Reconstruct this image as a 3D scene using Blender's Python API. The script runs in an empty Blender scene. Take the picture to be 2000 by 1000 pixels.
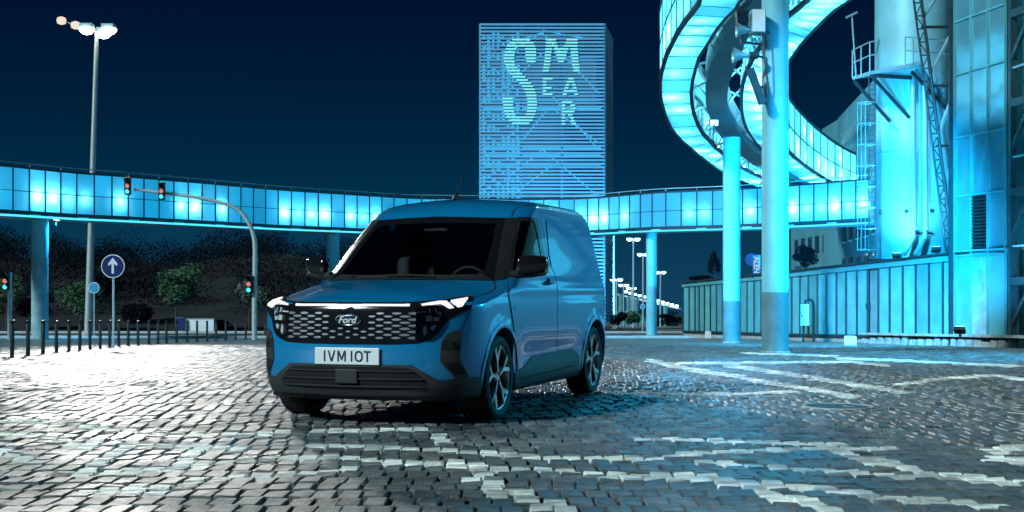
import bpy, bmesh, math, random
from mathutils import Vector, Matrix
from mathutils.bvhtree import BVHTree
R = random.Random(7)
SC = bpy.context.scene
C = SC.collection

# ------------------------------------------------------------------ camera
FPX, HC, YH = 2600.0, 1.016, 563.0          # focal length in photo pixels, eye height, level line row
cam = bpy.data.cameras.new("camera"); camo = bpy.data.objects.new("camera", cam); C.objects.link(camo)
cam.sensor_width = 36; cam.lens = 36 * FPX / 2000.0; cam.shift_y = (YH - 500) / 2000.0
cam.clip_start = 0.1; cam.clip_end = 8000
camo.location = (0, 0, HC); camo.rotation_euler = (math.radians(90), 0, 0)
SC.camera = camo

# ------------------------------------------------------------------ sky, added fill sun, exposure
W = bpy.data.worlds.new("World"); SC.world = W; W.use_nodes = True
nt = W.node_tree; bg = nt.nodes["Background"]
sky = nt.nodes.new("ShaderNodeTexSky"); sky.sky_type = 'NISHITA'; sky.sun_disc = False
SUN_TO = Vector((-0.66, -0.52, 0.55)).normalized()
sky.sun_elevation = math.radians(4.0)
sky.sun_rotation = math.radians(180); sky.altitude = 300
sky.air_density = 1.0; sky.dust_density = 0.2; sky.ozone_density = 8.0
bg.inputs[1].default_value = 0.010
# city glow: the night sky lightens evenly towards the horizon all round
tcw = nt.nodes.new("ShaderNodeTexCoord"); sxw = nt.nodes.new("ShaderNodeSeparateXYZ"); nt.links.new(tcw.outputs["Generated"], sxw.inputs[0])
mrw = nt.nodes.new("ShaderNodeMapRange"); mrw.inputs[1].default_value = 0.0; mrw.inputs[2].default_value = 0.24; mrw.inputs[3].default_value = 1.0; mrw.inputs[4].default_value = 0.0
nt.links.new(sxw.outputs[2], mrw.inputs[0])
pww = nt.nodes.new("ShaderNodeMath"); pww.operation = 'POWER'; pww.inputs[1].default_value = 2.4; nt.links.new(mrw.outputs[0], pww.inputs[0])
glw = nt.nodes.new("ShaderNodeVectorMath"); glw.operation = 'SCALE'; glw.inputs[0].default_value = (0.12, 4.4, 10.5); nt.links.new(pww.outputs[0], glw.inputs["Scale"])
adw = nt.nodes.new("ShaderNodeVectorMath"); adw.operation = 'ADD'; nt.links.new(sky.outputs[0], adw.inputs[0]); nt.links.new(glw.outputs[0], adw.inputs[1])
nt.links.new(adw.outputs[0], bg.inputs[0])
sl = bpy.data.lights.new("fill_sun", 'SUN'); sl.energy = 3.7; sl.angle = math.radians(6); sl.color = (0.70, 0.95, 1.0)  # added sun standing in for street lamps and studio light on van and paving
so = bpy.data.objects.new("fill_sun", sl); C.objects.link(so)
so.rotation_euler = (-SUN_TO).to_track_quat('-Z', 'Y').to_euler()
vs = SC.view_settings; vs.view_transform = 'Standard'; vs.look = 'None'; vs.exposure = 0.0; vs.gamma = 1.0
SC.render.engine = 'CYCLES'
cy = SC.cycles
cy.use_denoising = True; cy.max_bounces = 7; cy.diffuse_bounces = 3; cy.glossy_bounces = 4
cy.transparent_max_bounces = 12; cy.transmission_bounces = 6; cy.sample_clamp_indirect = 6.0
cy.caustics_reflective = False; cy.caustics_refractive = False

# ------------------------------------------------------------------ place helpers
def g(y):                                  # ground height: level at the van, then falls 2.5 per cent
    t = y - 12.2
    if t <= 0: return 0.0
    if t < 1.6: return -0.025 * t * t / 3.2
    return -0.025 * (t - 0.8)
def P(px, py, Y):                          # the point at depth Y that the photo shows at (px, py)
    return Vector(((px - 1000) / FPX * Y, Y, HC + (YH - py) / FPX * Y))
def G(px, py):                             # the ground point under a pixel
    lo, hi = 2.0, 4000.0
    for _ in range(60):
        m = (lo + hi) / 2
        if YH + FPX * (HC - g(m)) / m > py: lo = m
        else: hi = m
    return Vector(((px - 1000) / FPX * lo, lo, g(lo)))
def PZ(px, py, z):                         # the point at height z under a pixel
    Y = FPX * (z - HC) / (YH - py)
    return Vector(((px - 1000) / FPX * Y, Y, z))
def lerp(a, b, t): return a + (b - a) * t
def table(tab, x):
    if x <= tab[0][0]: return tab[0][1]
    for (a, b), (c, d) in zip(tab, tab[1:]):
        if x <= c: return b + (d - b) * (x - a) / (c - a)
    return tab[-1][1]

# ------------------------------------------------------------------ materials
def mat(name, col, rough=0.6, metal=0.0, var=0.0, scale=8.0, bump=0.0, bscale=40.0, coat=0.0, emit=None, estr=0.0, spec=0.5, obj=False, detail=4.0):
    m = bpy.data.materials.new(name); m.use_nodes = True
    n = m.node_tree.nodes; l = m.node_tree.links; b = n["Principled BSDF"]
    b.inputs["Base Color"].default_value = (*col, 1); b.inputs["Roughness"].default_value = rough
    b.inputs["Metallic"].default_value = metal; b.inputs["Coat Weight"].default_value = coat
    b.inputs["Coat Roughness"].default_value = 0.03; b.inputs["Specular IOR Level"].default_value = spec
    if emit:
        b.inputs["Emission Color"].default_value = (*emit, 1); b.inputs["Emission Strength"].default_value = estr
    tc = n.new("ShaderNodeTexCoord"); src = tc.outputs["Object"]
    if var > 0:
        t = n.new("ShaderNodeTexNoise"); t.inputs["Scale"].default_value = scale; t.inputs["Detail"].default_value = detail
        l.new(src, t.inputs["Vector"])
        r = n.new("ShaderNodeMapRange"); r.inputs[1].default_value = 0.3; r.inputs[2].default_value = 0.7
        r.inputs[3].default_value = 1 - var; r.inputs[4].default_value = 1 + var
        l.new(t.outputs["Fac"], r.inputs[0])
        mx = n.new("ShaderNodeVectorMath"); mx.operation = 'SCALE'; mx.inputs[0].default_value = col
        l.new(r.outputs[0], mx.inputs["Scale"]); l.new(mx.outputs[0], b.inputs["Base Color"])
        if obj:
            oi = n.new("ShaderNodeObjectInfo"); r2 = n.new("ShaderNodeMapRange")
            r2.inputs[3].default_value = 0.75; r2.inputs[4].default_value = 1.25
            l.new(oi.outputs["Random"], r2.inputs[0])
            m2 = n.new("ShaderNodeVectorMath"); m2.operation = 'SCALE'
            l.new(mx.outputs[0], m2.inputs[0]); l.new(r2.outputs[0], m2.inputs["Scale"]); l.new(m2.outputs[0], b.inputs["Base Color"])
    if bump > 0:
        t2 = n.new("ShaderNodeTexNoise"); t2.inputs["Scale"].default_value = bscale; t2.inputs["Detail"].default_value = 5
        l.new(src, t2.inputs["Vector"])
        bp = n.new("ShaderNodeBump"); bp.inputs["Strength"].default_value = bump; bp.inputs["Distance"].default_value = 0.02
        l.new(t2.outputs["Fac"], bp.inputs["Height"]); l.new(bp.outputs[0], b.inputs["Normal"])
    return m
def emitter(name, col, s):
    m = bpy.data.materials.new(name); m.use_nodes = True; n = m.node_tree.nodes
    n.remove(n["Principled BSDF"]); e = n.new("ShaderNodeEmission")
    e.inputs[0].default_value = (*col, 1); e.inputs[1].default_value = s
    m.node_tree.links.new(e.outputs[0], n["Material Output"].inputs[0]); return m
def frosted(name, col, glow, gs, gloss=0.08):      # lit frosted sheet: translucent, softly glowing, faint gloss
    m = bpy.data.materials.new(name); m.use_nodes = True; n = m.node_tree.nodes; l = m.node_tree.links
    n.remove(n["Principled BSDF"])
    tr = n.new("ShaderNodeBsdfTranslucent"); tr.inputs[0].default_value = (*col, 1)
    df = n.new("ShaderNodeBsdfDiffuse"); df.inputs[0].default_value = (*[c * 0.5 for c in col], 1)
    gl = n.new("ShaderNodeBsdfGlossy"); gl.inputs["Roughness"].default_value = 0.12
    em = n.new("ShaderNodeEmission"); em.inputs[0].default_value = (*glow, 1)
    tc = n.new("ShaderNodeTexCoord"); no = n.new("ShaderNodeTexNoise"); no.inputs["Scale"].default_value = 0.9; no.inputs["Detail"].default_value = 2
    l.new(tc.outputs["Object"], no.inputs["Vector"])
    oi = n.new("ShaderNodeObjectInfo")
    mr = n.new("ShaderNodeMapRange"); mr.inputs[1].default_value = 0; mr.inputs[2].default_value = 1; mr.inputs[3].default_value = gs * 0.72; mr.inputs[4].default_value = gs * 1.28
    l.new(oi.outputs["Random"], mr.inputs[0]); l.new(mr.outputs[0], em.inputs[1])
    a1 = n.new("ShaderNodeMixShader"); a1.inputs[0].default_value = 0.3; l.new(tr.outputs[0], a1.inputs[1]); l.new(df.outputs[0], a1.inputs[2])
    a2 = n.new("ShaderNodeMixShader"); a2.inputs[0].default_value = gloss; l.new(a1.outputs[0], a2.inputs[1]); l.new(gl.outputs[0], a2.inputs[2])
    a3 = n.new("ShaderNodeAddShader"); l.new(a2.outputs[0], a3.inputs[0]); l.new(em.outputs[0], a3.inputs[1])
    l.new(a3.outputs[0], n["Material Output"].inputs[0]); return m
def glassmat(name, tint, refl=0.08):
    m = bpy.data.materials.new(name); m.use_nodes = True; n = m.node_tree.nodes; l = m.node_tree.links
    n.remove(n["Principled BSDF"])
    t = n.new("ShaderNodeBsdfTransparent"); t.inputs[0].default_value = (*tint, 1)
    gl = n.new("ShaderNodeBsdfGlossy"); gl.inputs["Roughness"].default_value = 0.02
    fr = n.new("ShaderNodeFresnel"); fr.inputs[0].default_value = 1.5
    mx = n.new("ShaderNodeMixShader"); l.new(fr.outputs[0], mx.inputs[0]); l.new(t.outputs[0], mx.inputs[1]); l.new(gl.outputs[0], mx.inputs[2])
    l.new(mx.outputs[0], n["Material Output"].inputs[0]); return m
M = {}
CY = (0.05, 0.62, 1.0)
M['paint'] = mat('van_blue_paint', (0.002, 0.22, 0.47), 0.30, 0.22, 0.04, 300, coat=1.0)
M['black_gloss'] = mat('black_gloss_plastic', (0.008, 0.008, 0.009), 0.12, 0, coat=0.6)
M['trim'] = mat('dark_grey_plastic', (0.030, 0.031, 0.033), 0.55, 0, 0.12, 60, 0.05, 400)
M['trim_dark'] = mat('black_plastic', (0.010, 0.010, 0.011), 0.6)
M['pillar'] = mat('pillar_satin_black', (0.022, 0.020, 0.020), 0.28, 0, coat=0.4)
M['gap'] = mat('gap_black', (0.003, 0.003, 0.003), 0.9)
M['hex'] = mat('grille_grey', (0.30, 0.31, 0.32), 0.35, 0.6)
M['chrome'] = mat('chrome', (0.75, 0.77, 0.8), 0.12, 1.0)
M['plate'] = mat('plate_white', (0.72, 0.74, 0.76), 0.45)
M['plate_ink'] = mat('plate_ink', (0.012, 0.012, 0.014), 0.5)
M['badge'] = mat('badge_dark_blue', (0.004, 0.008, 0.03), 0.2, 0.2, coat=1)
M['tyre'] = mat('tyre_rubber', (0.012, 0.012, 0.013), 0.75, 0, 0.2, 30, 0.15, 120)
M['alloy'] = mat('alloy_machined', (0.62, 0.63, 0.65), 0.28, 0.9)
M['alloy_dark'] = mat('alloy_dark', (0.012, 0.012, 0.014), 0.35, 0.4)
M['reflector'] = mat('lamp_reflector', (0.80, 0.83, 0.86), 0.3, 0.35)
M['disc'] = mat('brake_steel', (0.10, 0.10, 0.10), 0.45, 0.9)
M['cabin'] = mat('cabin_charcoal', (0.045, 0.05, 0.05), 0.8, 0, 0.2, 20)
M['bulkhead'] = mat('bulkhead_grey', (0.42, 0.48, 0.47), 0.7, 0, 0.05, 6)
M['seat'] = mat('seat_cloth', (0.05, 0.055, 0.058), 0.9, 0, 0.2, 60)
M['glass'] = glassmat('windscreen_glass', (0.80, 0.86, 0.84))
M['glass_side'] = glassmat('side_glass', (0.42, 0.48, 0.52))
M['lens'] = glassmat('lamp_lens', (0.9, 0.93, 0.95))
M['drl'] = emitter('running_light', (1.0, 0.98, 0.95), 1.15)
M['tail'] = mat('tail_lamp_red', (0.25, 0.006, 0.006), 0.2, coat=1)
M['steel'] = mat('steel_cyan_tint', (0.26, 0.44, 0.48), 0.45, 0.2, 0.12, 3)  # bluer than neutral: cyan lighting mixed into the steel colour
M['steel_dark'] = mat('dark_steel', (0.035, 0.06, 0.07), 0.5, 0.4, 0.2, 5)
M['frame'] = mat('mullion_dark', (0.010, 0.030, 0.045), 0.5, 0.2)
M['pale'] = mat('pale_concrete_cyan_tint', (0.17, 0.50, 0.58), 0.6, 0, 0.16, 1.3, 0.06, 30)  # red lowered so the cyan light is part of the base colour
M['pale_worn'] = mat('worn_concrete', (0.26, 0.42, 0.46), 0.7, 0, 0.30, 2.6, 0.1, 20)
M['girder'] = mat('girder_grey', (0.10, 0.16, 0.18), 0.6, 0.1, 0.10, 1.5)
M['panel'] = frosted('lit_frosted_panel', (0.40, 0.85, 1.0), (0.0, 0.36, 0.70), 0.50)
M['soffit'] = frosted('lit_soffit_panel', (0.40, 0.86, 1.0), (0.004, 0.44, 0.72), 0.62)
M['wall_lit'] = frosted('lit_gallery_glass', (0.52, 0.90, 1.0), (0.05, 0.58, 0.85), 0.75)
M['glow_panel'] = emitter('added_glow_panel', (.06, .62, 1.0), 1.8)  # glow of the added unseen panels on the right facade
M['tube'] = emitter('gallery_tube', (0.26, 0.80, 1.0), 130.0)
M['tube_dim'] = emitter('gallery_tube_dim', (0.26, 0.80, 1.0), 60.0)
M['tube_hot'] = emitter('gallery_tube_hot', (0.30, 0.82, 1.0), 210.0)
M['lamp'] = emitter('street_lamp_glow', (1.0, 0.99, 0.88), 10.0)
M['lamp_far'] = emitter('far_lamp_glow', (0.55, 0.95, 1.0), 5.0)
M['flood'] = emitter('flood_face', (0.3, 0.85, 1.0), 8.0)
M['pole'] = mat('galvanised_pole', (0.55, 0.60, 0.60), 0.4, 0.5, 0.08, 4)
M['black_post'] = mat('bollard_black_iron', (0.006, 0.007, 0.008), 0.5, 0.1, 0.2, 10)
M['sheet'] = mat('sheet_cyan_tint', (0.10, 0.36, 0.40), 0.5, 0.1, 0.16, 2.0, 0.03, 12, obj=True)  # cyan wash of the lighting put into the panel colour
M['sheet2'] = mat('cladding_glass', (0.16, 0.42, 0.50), 0.13, 0.45, 0.06, 1.2, coat=0.3)
M['tank'] = mat('tank_cyan_tint', (0.27, 0.62, 0.70), 0.38, 0.25, 0.10, 1.2, 0.02, 6)  # cyan lighting on the tank put into its colour
M['plinth'] = mat('rough_concrete', (0.30, 0.31, 0.30), 0.85, 0, 0.35, 5, 0.4, 18)
M['white'] = mat('white_paint', (0.80, 0.82, 0.82), 0.5, 0, 0.04, 5)
M['slat'] = mat('tower_slat', (0.20, 0.42, 0.55), 0.4, 0.2, 0.06, 1.0)
M['tower_back'] = mat('tower_core_wall', (0.03, 0.10, 0.16), 0.7, 0, 0.3, 0.7)
M['letter'] = emitter('letter_bar', (0.20, 0.74, 0.80), 1.25)
M['tower_beam'] = emitter('tower_lit_glow', (0.04, 0.52, 0.92), 1.05)  # glow stands in for lamplight falling on beams, braces and core grating
M['asphalt'] = mat('asphalt', (0.06, 0.065, 0.07), 0.32, 0, 0.25, 3, 0.3, 60)
M['kerb'] = mat('kerb_stone', (0.42, 0.44, 0.44), 0.7, 0, 0.15, 3, 0.2, 25)
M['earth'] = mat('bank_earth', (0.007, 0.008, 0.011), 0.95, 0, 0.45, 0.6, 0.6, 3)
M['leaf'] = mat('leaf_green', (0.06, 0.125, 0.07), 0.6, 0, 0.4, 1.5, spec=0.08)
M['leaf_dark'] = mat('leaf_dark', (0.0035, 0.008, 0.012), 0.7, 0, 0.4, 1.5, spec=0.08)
M['leaf_grey'] = mat('leaf_grey', (0.10, 0.13, 0.11), 0.6, 0, 0.4, 1.5, spec=0.08)
M['bark'] = mat('bark', (0.05, 0.045, 0.04), 0.9, 0, 0.3, 8, 0.4, 20)
M['sign_blue'] = mat('sign_blue', (0.010, 0.022, 0.12), 0.4)
M['sign_white'] = mat('sign_white', (0.75, 0.77, 0.80), 0.45)
M['lamp_red'] = emitter('signal_red', (1.0, 0.30, 0.28), 0.7)
M['lamp_green'] = emitter('signal_green', (0.10, 0.9, 0.9), 1.1)
M['facade'] = mat('facade_cyan_tint', (0.07, 0.26, 0.33), 0.75, 0, 0.18, 0.5, 0.05, 8)  # cyan tint of the night lighting put into the wall colour
M['window_dark'] = mat('window_dark', (0.01, 0.03, 0.05), 0.15, 0, coat=0.5)
M['iron'] = mat('cast_iron', (0.03, 0.035, 0.035), 0.5, 0.6, 0.2, 12, 0.2, 40)

# ------------------------------------------------------------------ mesh builder
class MB:
    def __init__(s): s.v = []; s.f = []; s.m = []
    def add(s, vs, fs, k=0):
        b = len(s.v); s.v += [tuple(p) for p in vs]; s.f += [tuple(i + b for i in f) for f in fs]; s.m += [k] * len(fs); return s
    def box(s, lo, hi, k=0):
        x0, y0, z0 = lo; x1, y1, z1 = hi
        return s.add([(x0, y0, z0), (x1, y0, z0), (x1, y1, z0), (x0, y1, z0), (x0, y0, z1), (x1, y0, z1), (x1, y1, z1), (x0, y1, z1)],
                     [(0, 3, 2, 1), (4, 5, 6, 7), (0, 1, 5, 4), (1, 2, 6, 5), (2, 3, 7, 6), (3, 0, 4, 7)], k)
    def hexa(s, a, b, k=0):      # two quads, bottom a[4] and top b[4]
        return s.add(list(a) + list(b), [(0, 3, 2, 1), (4, 5, 6, 7), (0, 1, 5, 4), (1, 2, 6, 5), (2, 3, 7, 6), (3, 0, 4, 7)], k)
    def tray(s, a, b, k=0):      # quad a with rims running back to quad b, open at the back
        return s.add(list(a) + list(b), [(0, 1, 2, 3)] + [(i, (i + 1) % 4, 4 + (i + 1) % 4, 4 + i) for i in range(4)], k)
    def bar(s, a, b, w, h=None, k=0, up=Vector((0, 0, 1))):
        a = Vector(a); b = Vector(b); h = h or w; d = (b - a).normalized()
        if abs(d.dot(up)) > 0.98: up = Vector((1, 0, 0))
        x = d.cross(up).normalized() * w / 2; y = x.cross(d).normalized() * h / 2
        return s.hexa([a - x - y, a + x - y, a + x + y, a - x + y], [b - x - y, b + x - y, b + x + y, b - x + y], k)
    def tube(s, pts, r, n=10, k=0, cap=True):
        pts = [Vector(p) for p in pts]; rs = r if isinstance(r, (list, tuple)) else [r] * len(pts)
        rings = []; up = Vector((0.13, 0.31, 0.94))
        for i, p in enumerate(pts):
            d = (pts[min(i + 1, len(pts) - 1)] - pts[max(i - 1, 0)]).normalized()
            if abs(d.dot(up)) > 0.995: up = Vector((1, 0.2, 0.1)).normalized()
            x = d.cross(up).normalized(); y = d.cross(x)
            rings.append([p + (x * math.cos(2 * math.pi * j / n) + y * math.sin(2 * math.pi * j / n)) * rs[i] for j in range(n)])
        vs = [q for ring in rings for q in ring]; fs = []
        for i in range(len(pts) - 1):
            for j in range(n):
                fs.append((i * n + j, i * n + (j + 1) % n, (i + 1) * n + (j + 1) % n, (i + 1) * n + j))
        if cap:
            fs.append(tuple(range(n))); fs.append(tuple((len(pts) - 1) * n + n - 1 - j for j in range(n)))
        return s.add(vs, fs, k)
    def lathe(s, prof, c=(0, 0, 0), n=24, axis='z', k=0, cap=True):
        vs = []; fs = []
        for (r, h) in prof:
            for j in range(n):
                a = 2 * math.pi * j / n; x, y = r * math.cos(a), r * math.sin(a)
                p = (x, y, h) if axis == 'z' else ((h, x, y) if axis == 'x' else (x, h, y))
                vs.append((p[0] + c[0], p[1] + c[1], p[2] + c[2]))
        for i in range(len(prof) - 1):
            for j in range(n):
                fs.append((i * n + j, i * n + (j + 1) % n, (i + 1) * n + (j + 1) % n, (i + 1) * n + j))
        if cap:
            fs.append(tuple(range(n - 1, -1, -1))); fs.append(tuple((len(prof) - 1) * n + j for j in range(n)))
        return s.add(vs, fs, k)
    def prism(s, poly, d, k=0):   # planar polygon (list of Vector) pushed by vector d
        n = len(poly); d = Vector(d)
        vs = [Vector(p) for p in poly] + [Vector(p) + d for p in poly]
        fs = [tuple(range(n - 1, -1, -1)), tuple(range(n, 2 * n))] + [(i, (i + 1) % n, n + (i + 1) % n, n + i) for i in range(n)]
        return s.add(vs, fs, k)
    def build(s, name, mats, parent=None, smooth=False, angle=35, bevel=0):
        me = bpy.data.meshes.new(name); me.from_pydata([tuple(p) for p in s.v], [], s.f)
        mats = mats if isinstance(mats, (list, tuple)) else [mats]
        for m in mats: me.materials.append(m)
        if len(mats) > 1: me.polygons.foreach_set('material_index', s.m)
        bm = bmesh.new(); bm.from_mesh(me); bmesh.ops.recalc_face_normals(bm, faces=bm.faces); bm.to_mesh(me); bm.free()
        if smooth:
            me.polygons.foreach_set('use_smooth', [True] * len(me.polygons)); me.set_sharp_from_angle(angle=math.radians(angle))
        me.update()
        o = bpy.data.objects.new(name, me); C.objects.link(o)
        if parent: o.parent = parent
        if bevel:
            b = o.modifiers.new('bevel', 'BEVEL'); b.width = bevel; b.segments = 2; b.limit_method = 'ANGLE'
        return o
def rebase(o, loc):                        # move an object's origin to loc without moving its mesh
    loc = Vector(loc)
    o.data.transform(Matrix.Translation(-loc)); o.location = loc; return o
def tag(o, label, cat, group=None, kind=None):
    if label: o['label'] = label
    if cat: o['category'] = cat
    if group: o['group'] = group
    if kind: o['kind'] = kind
    return o
def thing(name, label, cat, loc=(0, 0, 0), rz=0, group=None):
    o = bpy.data.objects.new(name, None); C.objects.link(o); o.location = loc; o.rotation_euler = (0, 0, rz)
    o.empty_display_size = 0.2
    return tag(o, label, cat, group)
def structure(o): o['kind'] = 'structure'; return o
def rel(o, parent):                        # parent a world-built mesh to an Empty at its place
    o.parent = parent; o.matrix_parent_inverse = parent.matrix_basis.inverted(); return o
def part(mb, name, m, parent, **k):        # world-space mesh under a thing at parent.location
    o = mb.build(name, m, None, **k); o.data.transform(Matrix.Translation(-Vector(parent.location))); o.parent = parent; return o
def text_mesh(s, tw, th, shear=0.0, bold=0.0, depth=0.004, space=1.0):
    cu = bpy.data.curves.new('txt', 'FONT'); cu.body = s; cu.size = 0.1; cu.space_character = space; cu.shear = shear; cu.offset = bold; cu.extrude = depth
    cu.align_x = 'CENTER'; cu.align_y = 'CENTER'; cu.resolution_u = 4
    o = bpy.data.objects.new('txt', cu); C.objects.link(o)
    dg = bpy.context.evaluated_depsgraph_get(); me = bpy.data.meshes.new_from_object(o.evaluated_get(dg))
    bpy.data.objects.remove(o); bpy.data.curves.remove(cu)
    xs = [v.co.x for v in me.vertices]; ys = [v.co.y for v in me.vertices]
    me.transform(Matrix.Translation((-(min(xs) + max(xs)) / 2, -(min(ys) + max(ys)) / 2, 0)))
    me.transform(Matrix.Diagonal((tw / (max(xs) - min(xs)), th / (max(ys) - min(ys)), 1, 1))); return me

# ================================================================== THE VAN
VX, VY, VA = -1.204, 9.763, 0.328
vs_, vc_ = math.sin(VA), math.cos(VA)
def vproj(v, u, w):
    x = VX + v * vc_ + u * vs_; y = VY - v * vs_ + u * vc_
    return (1000 + FPX * x / y, YH + FPX * (HC - w) / y)
def vray(px, py):
    dx, dy, dz = (px - 1000) / FPX, 1.0, (YH - py) / FPX
    ox, oy = -VX, -VY
    return (Vector((ox * vc_ - oy * vs_, ox * vs_ + oy * vc_, HC)), Vector((dx * vc_ - dy * vs_, dx * vs_ + dy * vc_, dz)).normalized())
def inpoly(p, poly):
    x, y = p; r = False; j = len(poly) - 1
    for i in range(len(poly)):
        (xi, yi), (xj, yj) = poly[i], poly[j]
        if (yi > y) != (yj > y) and x < (xj - xi) * (y - yi) / (yj - yi) + xi: r = not r
        j = i
    return r
def sm(a, b, x):
    t = max(0.0, min(1.0, (x - a) / (b - a))); return t * t * (3 - 2 * t)
# rows of the shell: wF, uF, wS, half width, corner length, exponent, rear u
KEYS = [(.185, .17, .185, .78, .50, 3.0, 4.00), (.205, .085, .195, .83, .50, 3.0, 4.05), (.27, .035, .26, .862, .50, 3.0, 4.07),
        (.34, .012, .34, .876, .50, 3.0, 4.085), (.46, 0, .46, .885, .50, 3.0, 4.09), (.58, 0, .56, .892, .50, 3.0, 4.092),
        (.70, .008, .66, .897, .50, 3.0, 4.092), (.80, .018, .76, .90, .50, 3.0, 4.092), (.872, .030, .84, .90, .49, 3.0, 4.091),
        (.905, .045, .885, .899, .48, 3.0, 4.09), (.926, .075, .905, .897, .47, 3.0, 4.09), (.943, .13, .92, .895, .47, 2.9, 4.09),
        (.965, .22, .935, .893, .46, 2.8, 4.09), (.992, .36, .955, .890, .46, 2.7, 4.09), (1.022, .54, .985, .888, .46, 2.6, 4.09),
        (1.052, .74, 1.02, .885, .46, 2.5, 4.09), (1.076, .92, 1.06, .880, .46, 2.45, 4.088), (1.09, 1.0, 1.09, .872, .46, 2.4, 4.087),
        (1.12, 1.04, 1.12, .860, .46, 2.4, 4.085), (1.20, 1.145, 1.20, .842, .46, 2.4, 4.08), (1.30, 1.28, 1.30, .823, .44, 2.4, 4.07),
        (1.40, 1.42, 1.40, .802, .42, 2.4, 4.058), (1.50, 1.56, 1.50, .780, .40, 2.4, 4.04), (1.58, 1.675, 1.575, .762, .38, 2.5, 4.022),
        (1.625, 1.745, 1.62, .750, .37, 2.5, 4.01), (1.665, 1.81, 1.665, .738, .37, 2.5, 3.995), (1.715, 1.91, 1.715, .720, .38, 2.5, 3.97),
        (1.76, 2.03, 1.755, .688, .40, 2.4, 3.93), (1.79, 2.16, 1.785, .63, .44, 2.3, 3.87), (1.812, 2.30, 1.807, .53, .46, 2.2, 3.79),
        (1.827, 2.45, 1.823, .39, .44, 2.1, 3.70), (1.836, 2.60, 1.834, .21, .40, 2.0, 3.62), (1.84, 2.70, 1.84, .02, .36, 2.0, 3.58)]
SUBR = 3
def catmull(a, b, c, d, t):
    return 0.5 * ((2 * b) + (-a + c) * t + (2 * a - 5 * b + 4 * c - d) * t * t + (-a + 3 * b - 3 * c + d) * t ** 3)
rows = []
for i in range(len(KEYS) - 1):
    a, b, c, d = KEYS[max(i - 1, 0)], KEYS[i], KEYS[i + 1], KEYS[min(i + 2, len(KEYS) - 1)]
    for s in range(SUBR): rows.append([catmull(a[q], b[q], c[q], d[q], s / SUBR) for q in range(7)])
rows.append(list(KEYS[-1]))
NF, NS, NC, NB = 30, 56, 8, 8
AX_F, AX_R, AXW, ARCH = 0.845, 3.575, 0.33, 0.388
def sculpt(v, u, w):
    s = 1 if v >= 0 else -1; av = abs(v)
    if av > 0.6:
        for ax in (AX_F, AX_R):
            d = math.hypot(u - ax, w - AXW)
            if w < 0.95: av += 0.014 * math.exp(-((d - ARCH - 0.02) / 0.045) ** 2)
        win = sm(1.30, 1.55, u) * (1 - sm(2.95, 3.12, u))
        av -= 0.022 * win * math.exp(-((w - 0.47) / 0.10) ** 2)
        av += 0.008 * math.exp(-((w - 1.0) / 0.035) ** 2) * sm(0.9, 1.3, u)
    if 0.92 < w < 1.1 and u < 1.05:
        w += 0.016 * (1 - sm(.40, .60, av)) * sm(.10, .32, u) * (1 - sm(.85, 1.02, u))
    return s * av, u, w
def outline(k):
    wF, uF, wS, hw, L, n, uR = k; out = []; rr = 0.15 if hw > 0.3 else 0.15 * hw / 0.3
    for i in range(NF + 1):
        s = math.sin(i / NF * math.pi / 2) ** 0.85
        u = uF + L * (1 - math.sqrt(max(0.0, 1 - s ** n))); b = sm(0.0, 1.0, s)
        out.append((hw * s, u, wF + (wS - wF) * b))
    u0, u1 = uF + L, uR - rr
    for i in range(1, NS + 1): out.append((hw, u0 + (u1 - u0) * i / NS, wS))
    for i in range(1, NC + 1):
        a = i / NC * math.pi / 2; out.append((hw - rr * (1 - math.cos(a)), u1 + rr * math.sin(a), wS))
    for i in range(1, NB + 1): out.append(((hw - rr) * (1 - i / NB), uR + 0.02 * sm(0, 1, i / NB), wS))
    return out
bv, bf, frow = [], [], []
half = NF + NS + NC + NB
ring = 2 * half
for k in rows:
    o = outline(k)
    full = o[:-1] + [(-p[0], p[1], p[2]) for p in reversed(o[1:])]
    for p in full: bv.append(sculpt(*p))
for j in range(len(rows) - 1):
    for i in range(ring):
        bf.append((j * ring + i, j * ring + (i + 1) % ring, (j + 1) * ring + (i + 1) % ring, (j + 1) * ring + i)); frow.append(j)
BVH = BVHTree.FromPolygons([Vector(p) for p in bv], bf)
def outward(loc, n):
    c = Vector((0, min(max(loc.y, 0.9), 3.4), 0.85)); return n if n.dot(loc - c) > 0 else -n
def hit(px, py):
    o, d = vray(px, py); loc, n, i, t = BVH.ray_cast(o, d)
    if loc is None:
        best = None
        for q in range(60):
            p = o + d * (8.5 + q * 0.1); l2, n2, i2, ds = BVH.find_nearest(p)
            if best is None or ds < best[0]: best = (ds, l2, n2)
        loc, n = best[1], best[2]
    return loc, outward(loc, n)
def fhit(v, w):
    loc, n, i, t = BVH.ray_cast(Vector((v, -2, w)), Vector((0, 1, 0)))
    if loc is None:
        loc, n, i, t = BVH.find_nearest(Vector((v, 0.2, w)))
    return loc, outward(loc, n)
def shit(u, w, side=1):
    loc, n, i, t = BVH.ray_cast(Vector((3 * side, u, w)), Vector((-side, 0, 0)))
    return loc, outward(loc, n)
van = thing('delivery_van', 'blue panel van with black grille and white front plate parked on the cobbles', 'van', (VX, VY, 0), -VA)
def fin(vs, fs, name, m, parent, smooth=True, angle=40):
    mb = MB(); key = {}; mp = []; out = []
    for p in vs:
        k = (round(p[0], 4), round(p[1], 4), round(p[2], 4))
        if k not in key: key[k] = len(out); out.append(p)
        mp.append(key[k])
    fs2 = []
    for f in fs:
        q = []
        for i in f:
            if mp[i] not in q: q.append(mp[i])
        if len(q) > 2: fs2.append(tuple(q))
    mb.add(out, fs2); return mb.build(name, m, parent, smooth=smooth, angle=angle)
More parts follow.
